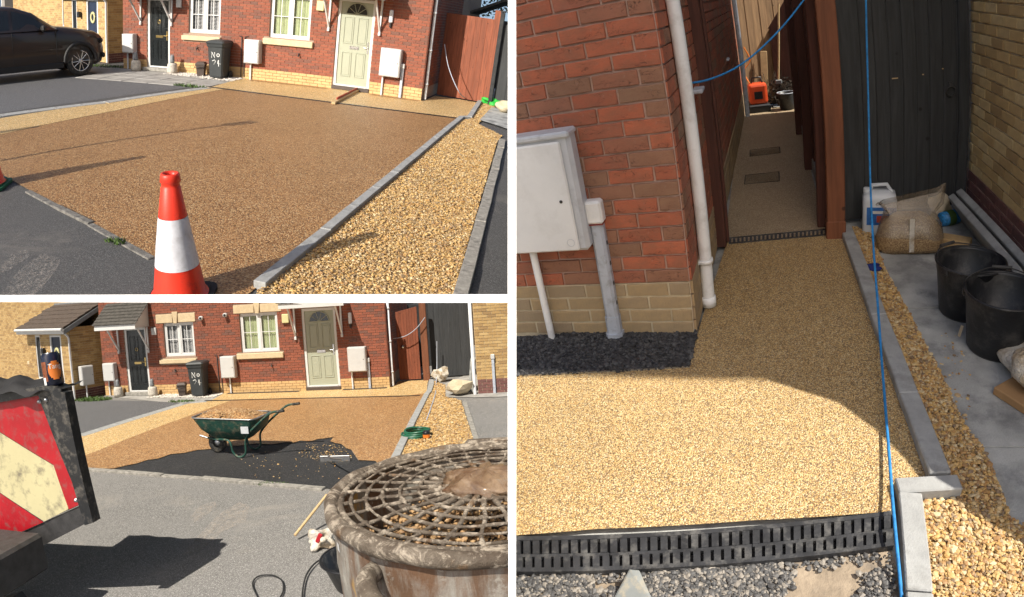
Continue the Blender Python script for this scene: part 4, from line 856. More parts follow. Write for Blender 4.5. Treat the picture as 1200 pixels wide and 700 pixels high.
# right-hand pale brick house
rh = thing('detached_house', 'pale yellow brick house with white downpipe at the right edge behind the mixer', 'house', (-.62, 14.6, 0))
part(MB().span((0, 0, 0), (5, 6, 5)), 'wall', 'mortar_cream', rh)
b = MB(); brick_rows(b, 0, 3, .36, 3.36); part(b, 'brick_course', 'brick_cream', rh, kind='stuff'); b = MB(); brick_rows(b, 0, 3, 0, .36); part(b, 'plinth_course', 'brick_purple', rh, kind='stuff')
b = MB(); Ml = Matrix.Rotation(-PI/2, 4, 'Z'); brick_rows(b, -5, 0, .36, 3.36, M=Ml); part(b, 'side_brick_course', 'brick_cream', rh, kind='stuff')
part(MB().tube([(-.08, -.06, 0), (-.08, -.06, 4.5)], .042, 12), 'downpipe', 'pipe_white', rh)
cable_duct('white cable duct on the pale brick wall at the right edge', -.62+.42, 14.6, 1.0)
tree('green tree above the red-brown gate, unfinished driveway', (-3.3, 26, 0), 5.2, 2.2, 'leaf_green'); tree('second green tree behind the black gate, unfinished driveway', (-1.3, 27, 0), 5.0, 2.2, 'leaf_olive')
sh = thing('garden_shed', 'grey shed gable behind the red-brown gate, unfinished driveway', 'shed', (-3.2, 20.5, 0)); part(MB().span((-.8, 0, 0), (.9, 1.4, 2.2)), 'wall', 'wood_black', sh); part(MB().prism([(-1.0, 2.2), (.05, 2.62), (1.1, 2.2), (1.1, 2.3), (.05, 2.74), (-1.0, 2.3)], -.15, 1.6, XZ()), 'roof', 'lead_grey', sh)
o = MB().tube(smooth_path([Wy(512, 400, 17.3), Wy(512, 430, 17.2), G(511, 450, .02), G(510, 462, .03), G(505, 478, .03), G(500, 492, .03)]), .014, 6).build('water_hose', 'cable_pale'); tag(o, 'pale cable running down past the black gate over the gravel', 'cable')
o = MB().tube(smooth_path([Wy(461, 397, 17.0), Wy(475, 394, 17.0), Wy(488, 385, 17.0), Wy(498, 372, 17.0)]), .012, 6).build('washing_line', 'cable_pale'); tag(o, 'thin pale cable hanging across the red-brown gate', 'cable')
lump('rubble_bag', 'pale paper sack lying before the black gate, unfinished driveway', 'bag', G(539, 463), (.62, .45, .42), 'paper', 5, .6, 2)
lump('gravel_sack', 'clear sack of gravel against the black gate, unfinished driveway', 'bag', (-1.78, 16.9, 0), (.42, .35, .5), 'bag_foil', 8, .5, 2)
for i in range(2): o = MB().box((0, 0, .42), (.06, .55, .86), .006).build('leaning_slab', 'slab_grey'); o.location = (-.86+i*.07, 15.2-i*.1, 0); o.rotation_euler = (0, .12, 0); tag(o, 'grey slab leaning at the pale wall, ' + ('inner one' if i == 0 else 'outer one'), 'slab')

k = NT('cement_stain'); n_ = k.noise(5, 9, .75, dist=.8); k.col((.46, .41, .36)).rough(.9); k.l(k.ramp(k.noise(16, 9, .8, dist=1.0), [(.44, 0), (.60, .6)]), k.b.inputs['Alpha'])
sheet('cement_stain', pg([(212, 650), (232, 628), (255, 603), (280, 588), (293, 592), (288, 610), (262, 622), (235, 645)]), -.008, 'cement_stain', 'stuff'); sheet('cement_stain', pg([(222, 606), (235, 592), (252, 587), (254, 594), (240, 604), (228, 612)]), -.008, 'cement_stain', 'stuff')
# --- wheelbarrow
wb = thing('wheelbarrow', 'green wheelbarrow heaped with brown resin aggregate', 'wheelbarrow', G(273, 531), math.radians(-6))
def loop(x0, x1, hw, z, n=6):
    c = .12; pts = []
    for cx, cy, a0 in ((x1-c, hw-c, 0), (x0+c, hw-c, PI/2), (x0+c, -hw+c, PI), (x1-c, -hw+c, 1.5*PI)): pts += [(cx+c*math.cos(a0+q*PI/2/n), cy+c*math.sin(a0+q*PI/2/n), z) for q in range(n+1)]
    return pts
r0, r1, r2 = loop(-.25, .42, .20, .30), loop(-.46, .66, .32, .50), loop(-.60, .72, .36, .66)
for k, (x, y, z) in enumerate(r2): r2[k] = (x, y, z+(.06 if x < -.3 else 0)+.04*(x > .5))
n = len(r0); vs = r0+r1+r2; fs = [[j*n+i, j*n+(i+1) % n, (j+1)*n+(i+1) % n, (j+1)*n+i] for j in range(2) for i in range(n)]+[list(range(n))[::-1]]
part(MB().add(vs, fs, True), 'tray', 'barrow_green', wb); part(MB().tube(r2, .014, 6, closed=True), 'tray_rim', 'alu', wb)
hp = MB(); hv = [(p[0]*.96, p[1]*.94, p[2]-.02) for p in r2]; top = [(p[0]*.45-.02, p[1]*.45, .80) for p in r2]; hp.add(hv+top+[(-.02, 0, .84)], [[i, (i+1) % n, n+(i+1) % n, n+i] for i in range(n)]+[[n+i, n+(i+1) % n, 2*n] for i in range(n)], True); part(hp, 'aggregate_load', 'resin_brown_far', wb)
q = np.array([(random.uniform(-.5, .6), random.uniform(-.3, .3), 0) for _ in range(500)]); q[:, 2] = .70+.12*(1-(q[:, 0]/.65)**2-(q[:, 1]/.36)**2).clip(0, 1); scatter_stones('aggregate_stones', 'mix_stone', q, .04, wb)
for s in (-1, 1):
    y = s*.27
    part(MB().tube(smooth_path([(-.52, s*.06, .30), (-.2, y*.7, .30), (.12, y, .30), (.18, y, .10), (.26, y, .02), (.36, y, .02), (.44, y, .10), (.46, y, .30), (.56, s*.31, .44), (.72, s*.31, .58), (1.02, s*.31, .80), (1.2, s*.31, .84)], 5), .02, 8), 'frame_tube', 'barrow_green', wb)
    part(MB().tube([(1.16, s*.31, .833), (1.30, s*.31, .85)], .024, 8), 'handle_grip', 'rubber', wb)
wl = part(MB().lathe([(.08, -.045), (.15, -.05), (.18, -.03), (.185, 0), (.18, .03), (.15, .05), (.08, .045)], 22, Matrix.Translation((-.30, 0, .19)) @ Matrix.Rotation(PI/2, 4, 'X')), 'wheel', 'rubber', wb); part(MB().lathe([(0, -.03), (.085, -.03), (.085, .03), (0, .03)], 14, Matrix.Translation((-.30, 0, .19)) @ Matrix.Rotation(PI/2, 4, 'X')), 'hub', 'alu', wl)
part(MB().tube([(-.60, -.1, .34), (-.44, -.1, .30), (-.1, -.1, .26)], .018, 8), 'front_stay', 'alu', wb)
part(MB().span((.45, -.368, .46), (.60, -.352, .58)), 'maker_plate', 'box_grey', wb)

# --- red and cream chevron tailboard with its frame, and what lies on it
YB = 4.3; B = lambda x, y, d=0.0: Wy(x, y, YB+d)
tb = thing('tailboard', 'red and cream chevron tailboard with black steel frame', 'tailboard', B(0, 560))
loc = tb.location.copy()
def plate(name, mat, pix, d0, d1, par=tb):
    pts = [B(x, y) for x, y in pix]; n = len(pts); vs = [(p.x-loc.x, d0, p.z-loc.z) for p in pts]+[(p.x-loc.x, d1, p.z-loc.z) for p in pts]
    return part(MB().add(vs, [list(range(n)), [n+i for i in range(n)][::-1]]+[[i, (i+1) % n, n+(i+1) % n, n+i] for i in range(n)]), name, mat, par)
pan = plate('panel', 'dark_steel', [(-150, 497), (47, 462), (98, 590), (-150, 700)], 0, .03)
plate('chevron_stripe', 'chev_red', [(-150, 498), (38, 465), (86, 594), (79, 597), (-150, 470+55)][:2]+[(84, 550), (82, 556), (0, 506), (-150, 420+95)], -.004, 0, pan)
plate('chevron_stripe', 'chev_red', [(38.5, 464.5), (46.5, 463), (96.5, 590), (81, 597)], -.005, 0, pan)
plate('chevron_stripe', 'chev_cream', [(-150, 516), (0, 507), (82, 557), (80, 597), (52, 611), (0, 577), (-150, 560)], -.0035, 0, pan)
plate('chevron_stripe', 'chev_red', [(-150, 561), (0, 578), (51, 612), (-150, 699)], -.004, 0, pan)
plate('top_rail', 'black_paint', [(-150, 489), (62, 450), (76, 455), (76, 463), (47, 463), (-150, 498)], -.05, .10)
plate('side_post', 'black_paint', [(47, 462), (63, 459), (104, 612), (98, 600), (98, 590)], -.03, .08)
plate('side_post', 'black_paint', [(63, 456), (81, 459), (114, 610), (104, 613)], -.06, .05)
plate('lower_beam', 'dark_steel', [(-150, 702), (98, 592), (104, 612), (40, 645), (-150, 730)], .01, .16)
plate('lower_rail', 'dark_steel', [(-150, 745), (30, 690), (38, 700), (-150, 770)], -.2, -.05)
part(MB().box(Vector(B(8, 690))-loc+Vector((0, -.35, 0)), (.5, .14, .10), .03), 'tow_bracket', 'black_plastic', tb); part(MB().lathe([(0, -.02), (.035, -.02), (.04, .02), (0, .03)], 16, Matrix.Translation(Vector(B(35, 702))-loc+Vector((0, -.4, 0))) @ Matrix.Rotation(PI/2, 4, 'X')), 'tail_lamp', 'can_orange', tb)
for x, y in ((57, 468), (49, 470), (92, 585)): part(MB().lathe([(0, .02), (.012, .018), (.022, .0)], 10, Matrix.Translation(Vector(B(x, y))-loc+Vector((0, -.034, 0))) @ Matrix.Rotation(PI/2, 4, 'X')), 'bolt', 'alu', tb)
part(MB().span((-2.0, .9, -loc.z+.5), (.2, 3.0, -loc.z+.7)), 'truck_bed', 'dark_steel', tb) if False else None
part(MB().span((-2.2, -1.05, .45-loc.z), (.55, -.12, .80-loc.z), .03), 'chassis', 'dark_steel', tb)
for x in (-1.7, -.9): part(MB().span((x-.05, .06, -loc.z), (x+.05, .16, .05)), 'leg', 'dark_steel', tb)
cn = thing('drinks_can', 'dark navy drinks can with orange emblem standing on the tailboard', 'can', B(62, 453)+Vector((0, .03, 0)), math.radians(0)); R0 = .088; HC = .29
cn.rotation_euler = (0, math.radians(-5), 0)
part(MB().lathe([(0, .004), (R0*.75, 0), (R0, .02), (R0, HC-.03), (R0*.82, HC)], 28), 'body', 'can_navy', cn); part(MB().lathe([(R0*.82, HC), (R0*.8, HC+.006), (R0*.76, HC-.004), (0, HC-.004)], 24), 'rim', 'chrome', cn)
def wrap(name, mat, pts2, r):
    """flat shape (angle-arc length, height) bent round the can"""
    vs = [(r*math.sin(u/R0), -r*math.cos(u/R0), z) for u, z in pts2]; return part(MB().add(vs, [list(range(len(vs)))]), name, mat, cn)
def wrap_strip(name, mat, u0, u1, z0, z1, r, n=8):
    vs = []; 
    for i in range(n+1): u = u0+(u1-u0)*i/n; vs += [(r*math.sin(u/R0), -r*math.cos(u/R0), z0), (r*math.sin(u/R0), -r*math.cos(u/R0), z1)]
    return part(MB().add(vs, [[2*i, 2*i+2, 2*i+3, 2*i+1] for i in range(n)], True), name, mat, cn)
rows = MB()
for i in range(10):
    z = .06+.16*(i+.5)/10; hw = math.sqrt(max(.0, 1-((i+.5)/5-1)**2))*.062; rr = R0+.0012
    vs = []
    for q in range(9): u = .088+hw*(q/4-1); vs += [(rr*math.sin(u/R0), -rr*math.cos(u/R0), z-.0081), (rr*math.sin(u/R0), -rr*math.cos(u/R0), z+.0081)]
    rows.add(vs, [[2*q, 2*q+2, 2*q+3, 2*q+1] for q in range(8)], True)
part(rows, 'orange_emblem', 'can_orange', cn)
wrap_strip('copper_band', 'can_copper', -.10, .012, .05, .22, R0+.001); wrap_strip('white_label', 'white_paint', -.055, -.012, .02, .085, R0+.002)
def text_mesh(s, size):
    cu = bpy.data.curves.new('lettering', 'FONT'); cu.body = s; cu.size = size; cu.resolution_u = 2; o = bpy.data.objects.new('lettering', cu); sc.collection.objects.link(o)
    dg = bpy.context.evaluated_depsgraph_get(); me = bpy.data.meshes.new_from_object(o.evaluated_get(dg)); v = [tuple(x.co) for x in me.vertices]; f = [list(p.vertices) for p in me.polygons]
    bpy.data.objects.remove(o); bpy.data.curves.remove(cu); bpy.data.meshes.remove(me); return v, f
v, f = text_mesh('Tang', .06); rr = R0+.003
part(MB().add([(rr*math.sin((x+.03)/R0), -rr*math.cos((x+.03)/R0), z+.155) for x, z, _ in v], f), 'lettering', 'white_paint', cn)
# dark sheeting on the tailboard
bm = bmesh.new(); bmesh.ops.create_grid(bm, x_segments=24, y_segments=10, size=.5)
for q in bm.verts: x, y = q.co.x, q.co.y; q.co = Vector((x*1.3, y*.5, .10*(1-(2*x)**2*.8)*(1-(2*y)**2)+.022*math.sin(x*23+y*5)+.016*math.sin(x*9-y*17)))
o = MB().bm(bm, True).build('black_sheeting', 'cloth_black'); o.location = B(2, 456)+Vector((0, .15, -.02)); tag(o, 'crumpled black plastic sheeting on the tailboard beside the can', 'sheeting')

# --- mixer drum with its grating
mx = thing('mixer_drum', 'rusty resin-caked mixer drum with round safety grating', 'mixer', (-.085, 2.10, 0)); ZR = 1.985; R = .572
part(MB().lathe([(R-.012, ZR-.02), (R-.012, ZR-.85), (0, ZR-.85)], 72), 'drum_inside', 'rust_drum', mx)
part(MB().lathe([(R, ZR-.02), (R, ZR-.16), (R+.003, ZR-.19), (R, ZR-.22), (R-.005, ZR-.9), (0, ZR-.95)], 72), 'drum', 'rust_drum', mx)
part(MB().tube([(R*math.cos(a), R*math.sin(a), ZR+.004*math.sin(a*5)) for a in [2*PI*i/72 for i in range(72)]], [.030+.005*math.sin(i*.9)*math.sin(i*.37) for i in range(72)], 12, closed=True), 'rim', 'wet_steel', mx)
gr = part(MB().tube([(R*.94*math.cos(a), R*.94*math.sin(a), ZR+.012) for a in [2*PI*i/60 for i in range(60)]], .012, 8, closed=True), 'grating', 'wet_steel', mx)
zc = lambda r: ZR+.012+.014*(1-(r/R)**2)
for r in (.17, .25, .32, .385, .445, .50):
    m = 64; part(MB().tube([(r*math.cos(a), r*math.sin(a), zc(r)+.003*math.sin(a*7+r*30)) for a in [2*PI*i/m for i in range(m)]], [.0054+.0028*max(0, math.sin(i*1.7+r*50))+.001*math.sin(i*.61) for i in range(m)], 8, closed=True), 'grating_ring', 'wet_steel', gr)
for i in range(28):
    a = 2*PI*i/28; r1_ = .09; pts = []; rad = []
    for q in range(10): r = r1_+(R*.95-r1_)*q/9; b = a+.015*math.sin(q*1.3+i); pts.append((r*math.cos(b), r*math.sin(b), zc(r)-.004)); rad.append((.0054+.0028*abs(math.sin(q*2.1+i*3)))*(1.7-.7*min(1, q/4)))
    part(MB().tube(pts, rad, 8), 'grating_bar', 'wet_steel', gr)
bm = bmesh.new(); bmesh.ops.create_uvsphere(bm, u_segments=40, v_segments=20, radius=1)
for q in bm.verts:
    a = math.atan2(q.co.y, q.co.x); k = 1+.13*math.sin(a*5+1)+.09*math.sin(a*11+q.co.z*4)+.07*math.sin(q.co.z*13+a*7)+.05*math.sin(a*23); q.co = Vector((q.co.x*.15*k, q.co.y*.15*k, q.co.z*.052*k))
k = NT('wet_dome'); c = k.mix(k.ramp(k.noise(9, 7, .7), [(.4, 0), (.65, 1)]), (.10, .055, .028), (.22, .15, .09)); k.col(c).rough(.35).set(Coat_Weight=.3); k.bump(k.noise(30, 7, .7), .8, .012)
part(MB().bm(bm, True), 'centre_dome', 'wet_dome', gr, (0, 0, zc(0)+.0))
lp = MB()
for i in range(190):
    r = random.choice((.17, .25, .32, .385, .445, .50, .55)); a = 2*PI*round(random.uniform(0, 28))/28+random.uniform(-.03, .03); bm = bmesh.new(); bmesh.ops.create_icosphere(bm, subdivisions=1, radius=1); s = random.uniform(.006, .014)
    lp.bm(bm, True, Matrix.Translation((r*math.cos(a), r*math.sin(a), zc(r))) @ Matrix.Diagonal((s*random.uniform(.8, 1.6), s*random.uniform(.8, 1.6), s*.7, 1)))
part(lp, 'cement_lumps', 'wet_steel', gr, kind='stuff')
q = in_poly([(.55*math.cos(a), .55*math.sin(a)) for a in [2*PI*i/30 for i in range(30)]], 2600, ZR-.27, .09); scatter_stones('resin_mix', 'mix_stone', q, .022, mx, ico=True)
part(MB().lathe([(0, ZR-.26), (.56, ZR-.30)], 40), 'mix_bed', 'leaf_soil', mx)
part(MB().tube(smooth_path([(-.34, -.46, ZR-.085), (-.345, -.55, ZR-.075), (-.30, -.64, ZR-.10), (-.19, -.70, ZR-.16), (-.07, -.72, ZR-.22), (.0, -.62, ZR-.24)]), .032, 12), 'lifting_handle', 'wet_steel', mx)
part(MB().lathe([(R+.002, ZR-.075), (R+.002, ZR-.105)], 3, None, True, math.radians(207), math.radians(210)), 'warning_sticker', 'box_white', mx)
for a in (.6, 2.2, 3.8, 5.4): part(MB().tube([(.45*math.cos(a), .45*math.sin(a), 0), (.5*math.cos(a), .5*math.sin(a), ZR-.88)], .035, 10), 'leg', 'dark_steel', mx)
part(MB().box((0, .61, ZR+.0), (.22, .05, .07), .015), 'rim_clamp', 'wet_steel', mx)
# --- small things on the tarmac
br = thing('wooden_pole', 'pale wooden pole leaning on the tarmac left of the mixer', 'pole', G(346, 627, .06)); d = G(383, 580, .35)-G(346, 627, .06)
part(MB().tube([(0, 0, 0), d], .017, 10), 'shaft', 'timber_pale', br); part(MB().tube([-d.normalized()*.008, d.normalized()*.012], .018, 10), 'end_cap', 'timber_pale', br)
tub = thing('dark_patch_bowl', 'black bowl standing in for a dark patch half hidden behind the mixer', 'tub', G(408, 690)+Vector((.1, .1, 0))); part(MB().lathe([(0, .01), (.24, 0), (.33, .26), (.35, .27), (.35, .285), (.32, .28), (.24, .03), (0, .03)], 36), 'bowl', 'trug_black', tub); part(MB().tube([(.35*math.cos(a), .35*math.sin(a), .28) for a in [2*PI*i/40 for i in range(40)]], .012, 8, closed=True), 'rim', 'black_plastic', tub)  # black bowl put where a dark round patch lies on the tarmac
lump('crushed_packet', 'crumpled silver and red packet on the tarmac beside the mixer', 'packet', G(376, 640), (.28, .22, .2), 'bag_foil', 9, .55); pk = TOP[-1][0]
part(MB().box((.02, -.08, .13), (.05, .03, .12), .01, R=Matrix.Rotation(.5, 3, 'Y')), 'red_print', 'chev_red', pk)
o = MB().tube(smooth_path([G(302, 700, .01), G(296, 685, .01), G(302, 676, .01), G(318, 674, .01), G(330, 680, .01), G(332, 692, .01), G(326, 705, .01), G(322, 720, .01)]), .008, 6).build('cable_loop', 'cable_black'); tag(o, 'thin dark cable looped on the tarmac at the bottom edge', 'cable')
o = MB().tube(smooth_path([G(386, 655, .02), G(372, 658, .02), G(360, 672, .02), G(355, 690, .02), G(354, 712, .02)]), .009, 6).build('cable_run', 'cable_black'); tag(o, 'dark cable curving round the black bowl', 'cable')
hs = thing('coiled_hose', 'green garden hose coiled on the gravel behind the mixer', 'hose', G(486, 512))
for i in range(4): part(MB().tube([((.24+.02*math.sin(i*2))*math.cos(a)+.02*i, (.24-.01*i)*math.sin(a), .03+.032*i+.01*math.sin(a*2+i)) for a in [2*PI*q/30 for q in range(30)]], .022, 8, closed=True), 'hose_turn', 'hose_green', hs)
ws = thing('rake', 'aluminium levelling rake lying on the black base beside the mixer', 'rake', G(376, 541)); d = G(410, 541)-G(376, 541)
part(MB().box(d/2+Vector((0, 0, .05)), (d.length, .02, .10), .004), 'blade', 'alu', ws); part(MB().tube([d*.28+Vector((0, .0, .10)), d*.62+Vector((0, -.35, .16)), d*1.1+Vector((.1, -.9, .3))], .014, 8), 'handle', 'alu', ws); part(MB().tube([d*.05+Vector((0, 0, .08)), d*.62+Vector((0, -.35, .16))], .009, 6), 'stay', 'alu', ws)
o = None
cn2 = thing('small_pot', 'dark pot with orange band beside the coiled hose', 'pot', G(500, 515)); part(MB().lathe([(0, 0), (.06, 0), (.065, .14), (.05, .16), (0, .16)], 16), 'body', 'black_plastic', cn2); part(MB().lathe([(.067, .04), (.068, .10)], 16), 'band', 'can_orange', cn2)

# ================================================================== PLACE 3: the side passage between two houses
P = 'alley'
sheet('ground', [(-3, .4), (4, .4), (4, 12), (-3, 12)], -.03, 'slab_grey')
sheet('mud_ground', pg([(560, 668), (700, 662), (880, 651), (1046, 641), (1052, 660), (1070, 760), (560, 820)]), -.022, 'mud_screed')
kl = line((983, 269), (1087, 565), 5)
res = pg([(560, 630), (700, 620), (880, 610), (1047, 599), (1047, 569), (1087, 565)]+kl[::-1][1:]+[(971, 270), (966, 262), (950, 200), (936, 135), (934, 126), (868, 126), (866, 150), (853, 254), (850, 290), (835, 335), (818, 388), (808, 431), (700, 437), (560, 443)])
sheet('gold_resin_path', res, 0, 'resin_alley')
sheet('shade_grey_path', pg([(855, 284), (971, 273), (966, 262), (950, 200), (936, 135), (934, 126), (868, 126), (866, 150), (853, 254)]), .003, 'resin_shade_grey')  # greyer mix over the gold path; passage shade is put into its colour
ap = pg([(560, 443), (700, 437), (808, 431), (818, 386), (700, 390), (560, 400)])
sheet('black_chipping_bed', ap, -.004, 'tarmac_black')
scatter_stones('black_chippings', 'black_stone', np.concatenate([in_poly(ap, 12000, .002, .012)]), .015, ico=True, label='loose black chippings along the foot of the red brick wall', cat='chippings')
edge = MB()
for a, b in zip([(560, 443), (700, 437)], [(700, 437), (808, 431)]): p, q = G(*a), G(*b); edge.prism([p, q, q+Vector((0, .006, 0)), p+Vector((0, .006, 0))], -.004, .008)
o = edge.build('edge_trim', 'alu'); o['kind'] = 'structure'
# --- red brick house
FY = 2.78; CX = -.44; HB = .080; LB = .235
rh = thing('end_house', 'red brick house corner with pale plinth beside the passage', 'house', (CX, FY, 0))
wl = part(MB().span((-2.0, 0, 0), (-.0, .12, 3.4)), 'wall', 'mortar_pink', rh)
BV = {}
def near_brick(wd, ht, mat, parent, x, z, M=None, proud=.011, name='brick'):
    key = (round(wd, 3), round(ht, 3), mat, random.randrange(6))
    if key not in BV:
        bm = bmesh.new(); bmesh.ops.create_cube(bm, size=1); bmesh.ops.subdivide_edges(bm, edges=[e for e in bm.edges if abs(e.verts[0].co.x-e.verts[1].co.x) > .5], cuts=3)
        for v in bm.verts:
            v.co = Vector((v.co.x*wd, v.co.y*.05, v.co.z*ht))
            if v.co.y < 0: v.co += Vector((random.uniform(-.0014, .0014), random.uniform(-.0025, .0015), random.uniform(-.0018, .0018)))
        bmesh.ops.bevel(bm, geom=[e for e in bm.edges if all(v.co.y < 0 for v in e.verts)], offset=.003, segments=1, affect='EDGES')
        me = bpy.data.meshes.new(name); bm.to_mesh(me); bm.free(); me.materials.append(MAT[mat]); BV[key] = me
    o = bpy.data.objects.new(name, BV[key]); o.location = (x, .025-proud-random.uniform(0, .003), z) if M is None else M @ Vector((x, .025-proud-random.uniform(0, .003), z))
    if M is not None: o.rotation_euler = M.to_euler()
    link(o, parent); return o
def near_wall(parent, u0, u1, v0, rows, mat, M=None, L=LB, Hc=HB, from_right=True, gap=.011):
    for r in range(rows):
        off = (L/2 if r % 2 else 0); x1 = u1
        first = L/2 if r % 2 else L
        k = 0
        while x1 > u0+.02:
            wd = min(first if k == 0 else L, x1-u0)
            near_brick(wd-gap, Hc-gap, mat, parent, x1-wd/2, v0+(r+.5)*Hc, M); x1 -= wd; k += 1
pl = part(MB().span((-2.0, -.006, -.02), (.0, -.001, .32)), 'plinth', 'mortar_cream', rh)
near_wall(pl, -1.45, .002, 0.0, 4, 'brick_plinth_worn'); near_wall(wl, -1.45, .002, .32, 22, 'brick_red_near')
ang = math.atan2(-.30-CX, 8.94-FY); Ms = Matrix.Rotation(PI/2-ang, 4, 'Z')
sw = part(MB().box((0, 0, 0), (6.2, .1, 3.4)), 'side_wall', 'mortar_pink', rh); sw.location = Ms @ Vector((3.1+.012, .056, 1.7)); sw.rotation_euler = Ms.to_euler()
b = MB(); brick_rows(b, .004, 6.2, .32, 2.8, L=LB, Hc=HB, proud=.008, start=.0, M=Ms); part(b, 'side_brick_course', 'brick_red_near', rh, kind='stuff')
b = MB(); brick_rows(b, .004, 6.2, 0, .32, L=LB, Hc=HB, proud=.012, M=Ms); part(b, 'side_plinth_course', 'brick_plinth_worn', rh, kind='stuff')
dp = part(MB().tube([(.055, .30, .01), (.055, .30, 3.2)], .036, 16), 'downpipe', 'pipe_white_near', rh)
part(MB().lathe([(.036, -.03), (.043, -.03), (.043, .03), (.036, .03)], 16, Matrix.Translation((.055, .30, .04))), 'pipe_shoe', 'pipe_white_near', dp); part(MB().lathe([(.037, -.012), (.044, -.012), (.044, .012), (.037, .012)], 16, Matrix.Translation((.055, .30, .30))).box((.01, .30, .30), (.07, .02, .022), .004).tube([(-.03, .27, .30), (.02, .265, .30)], .012, 8), 'pipe_bracket', 'pipe_white_near', dp)
part(MB().tube([(.19, 5.9, 0), (.19, 5.9, 2.6)], .034, 12), 'downpipe', 'duct_grey', rh)
for px, py, d_ in ((816, 106, .045), (850, 70, .08)):
    q = Wx(px, py, CX+d_); part(MB().box((0, 0, 0), (.09, .16, .025), .006), 'window_sill', 'duct_grey', rh, Vector((q.x-CX, q.y-FY, q.z)))
# --- on the front wall
mt = thing('meter_box', 'large white meter box on the red brick wall at the passage', 'meter box', (-1.46, FY, 0)); z0, z1, wd, dpth = .575, 1.20, .545, .13
part(MB().span((0, -dpth, z0), (wd, -.013, z1), .02), 'body', 'box_grey', mt); part(MB().span((.02, -dpth-.018, z0+.012), (wd-.05, -dpth+.001, z1-.035), .008), 'lid', 'box_white_near', mt)
part(MB().span((-.01, -dpth-.02, z1-.022), (wd+.006, -.013, z1+.012), .01), 'top_rim', 'box_grey', mt)
part(MB().lathe([(0, .004), (.007, .004), (.009, 0)], 12, Matrix.Translation((wd-.10, -dpth-.018, .86)) @ Matrix.Rotation(PI/2, 4, 'X')), 'lock', 'dark_steel', mt); part(MB().tube([(wd-.09+.02*math.cos(a), -dpth-.019, z0+.06+.02*math.sin(a)) for a in [2*PI*i/14 for i in range(14)]], .0015, 4, closed=True), 'stamp', 'box_grey', mt)
part(MB().tube([(.195, -.07, 0), (.195, -.07, z0+.02)], .021, 12), 'pipe', 'pipe_white_near', mt)
cd = thing('cable_duct', 'grey cable duct with white cap beside the large meter box', 'duct', (-.885, FY, 0))
part(MB().prism([(-.036, -.013), (-.036, -.05), (-.022, -.066), (.022, -.066), (.036, -.05), (.036, -.013)], .14, .70), 'cover', 'duct_grey', cd); part(MB().prism([(-.048, -.013), (-.048, -.06), (-.03, -.085), (.03, -.085), (.048, -.06), (.048, -.013)], .0, .035).prism([(-.04, -.013), (-.04, -.055), (-.026, -.07), (.026, -.07), (.04, -.055), (.04, -.013)], .035, .14), 'shoe', 'duct_grey', cd)
part(MB().span((-.05, -.085, .70), (.05, -.013, .825), .012), 'cap', 'box_white_near', cd); part(MB().span((-.044, -.08, .695), (.044, -.013, .70)), 'cap_joint', 'dark_red', cd)
for s in (-1, 1):
    for z in (.22, .34, .46, .58): part(MB().box((s*.037, -.035, z), (.004, .016, .02)), 'clip', 'dark_steel', cd)
# --- kerbs, drains, gravel, slabs
kerb_run('path_kerb', [G(*p) for p in ((983, 269), (1020, 377), (1053, 470), (1087, 565))], .085, .045, 'concrete_kerb', .9, z0=-.06, side=-1, bev=.005, wob=.001)
p0 = G(1046, 569); p1 = G(1114, 565)+Vector((.02, 0, 0)); kerb_run('cross_kerb', [p0, p1], .075, .043, 'concrete_kerb', 1.2, z0=-.06, bev=.005)
kerb_run('lower_kerb', [G(1051, 584)+Vector((0, -.0, 0)), G(1059, 700), G(1062, 760)], .085, .040, 'concrete_kerb', 1.2, z0=-.06, side=-1, bev=.005)
gp = pg([(995, 266), (1040, 390), (1073, 466), (1114, 562), (1122, 585), (1075, 586), (1092, 700), (1100, 780), (1330, 700), (1250, 640), (1185, 607), (1155, 530), (1131, 499), (1103, 439), (1069, 374), (1038, 316), (1019, 269)])
sheet('gravel_bed', gp, -.022, 'resin_gold'); scatter_stones('gravel', 'gravel_stone', in_poly(gp, 28000, -.016, .022), .0135, ico=True, label='golden gravel strip beside the kerb in the side passage', cat='gravel')
scatter_stones('stray_gravel', 'gravel_stone', in_poly(pg([(1103, 380), (1140, 400), (1140, 470), (1131, 499), (1103, 439)]), 46, -.022, .004), .014, ico=True, label='stray gravel stones scattered over the grey slabs', cat='gravel')
st = struct('slab_path')
jy = G(1160, 520).y
for a, b, c, d in (((.80, 1.2), (2.4, 1.2), (2.4, jy-.006), (.82, jy-.006)), ((.80, jy+.006), (2.4, jy+.006), (2.4, 3.05), (.74, 3.05)), ((.74, 3.062), (2.4, 3.062), (2.4, 4.7), (.66, 4.7))): part(MB().prism([a, b, c, d], -.06, -.021), 'slab', 'slab_grey', st)
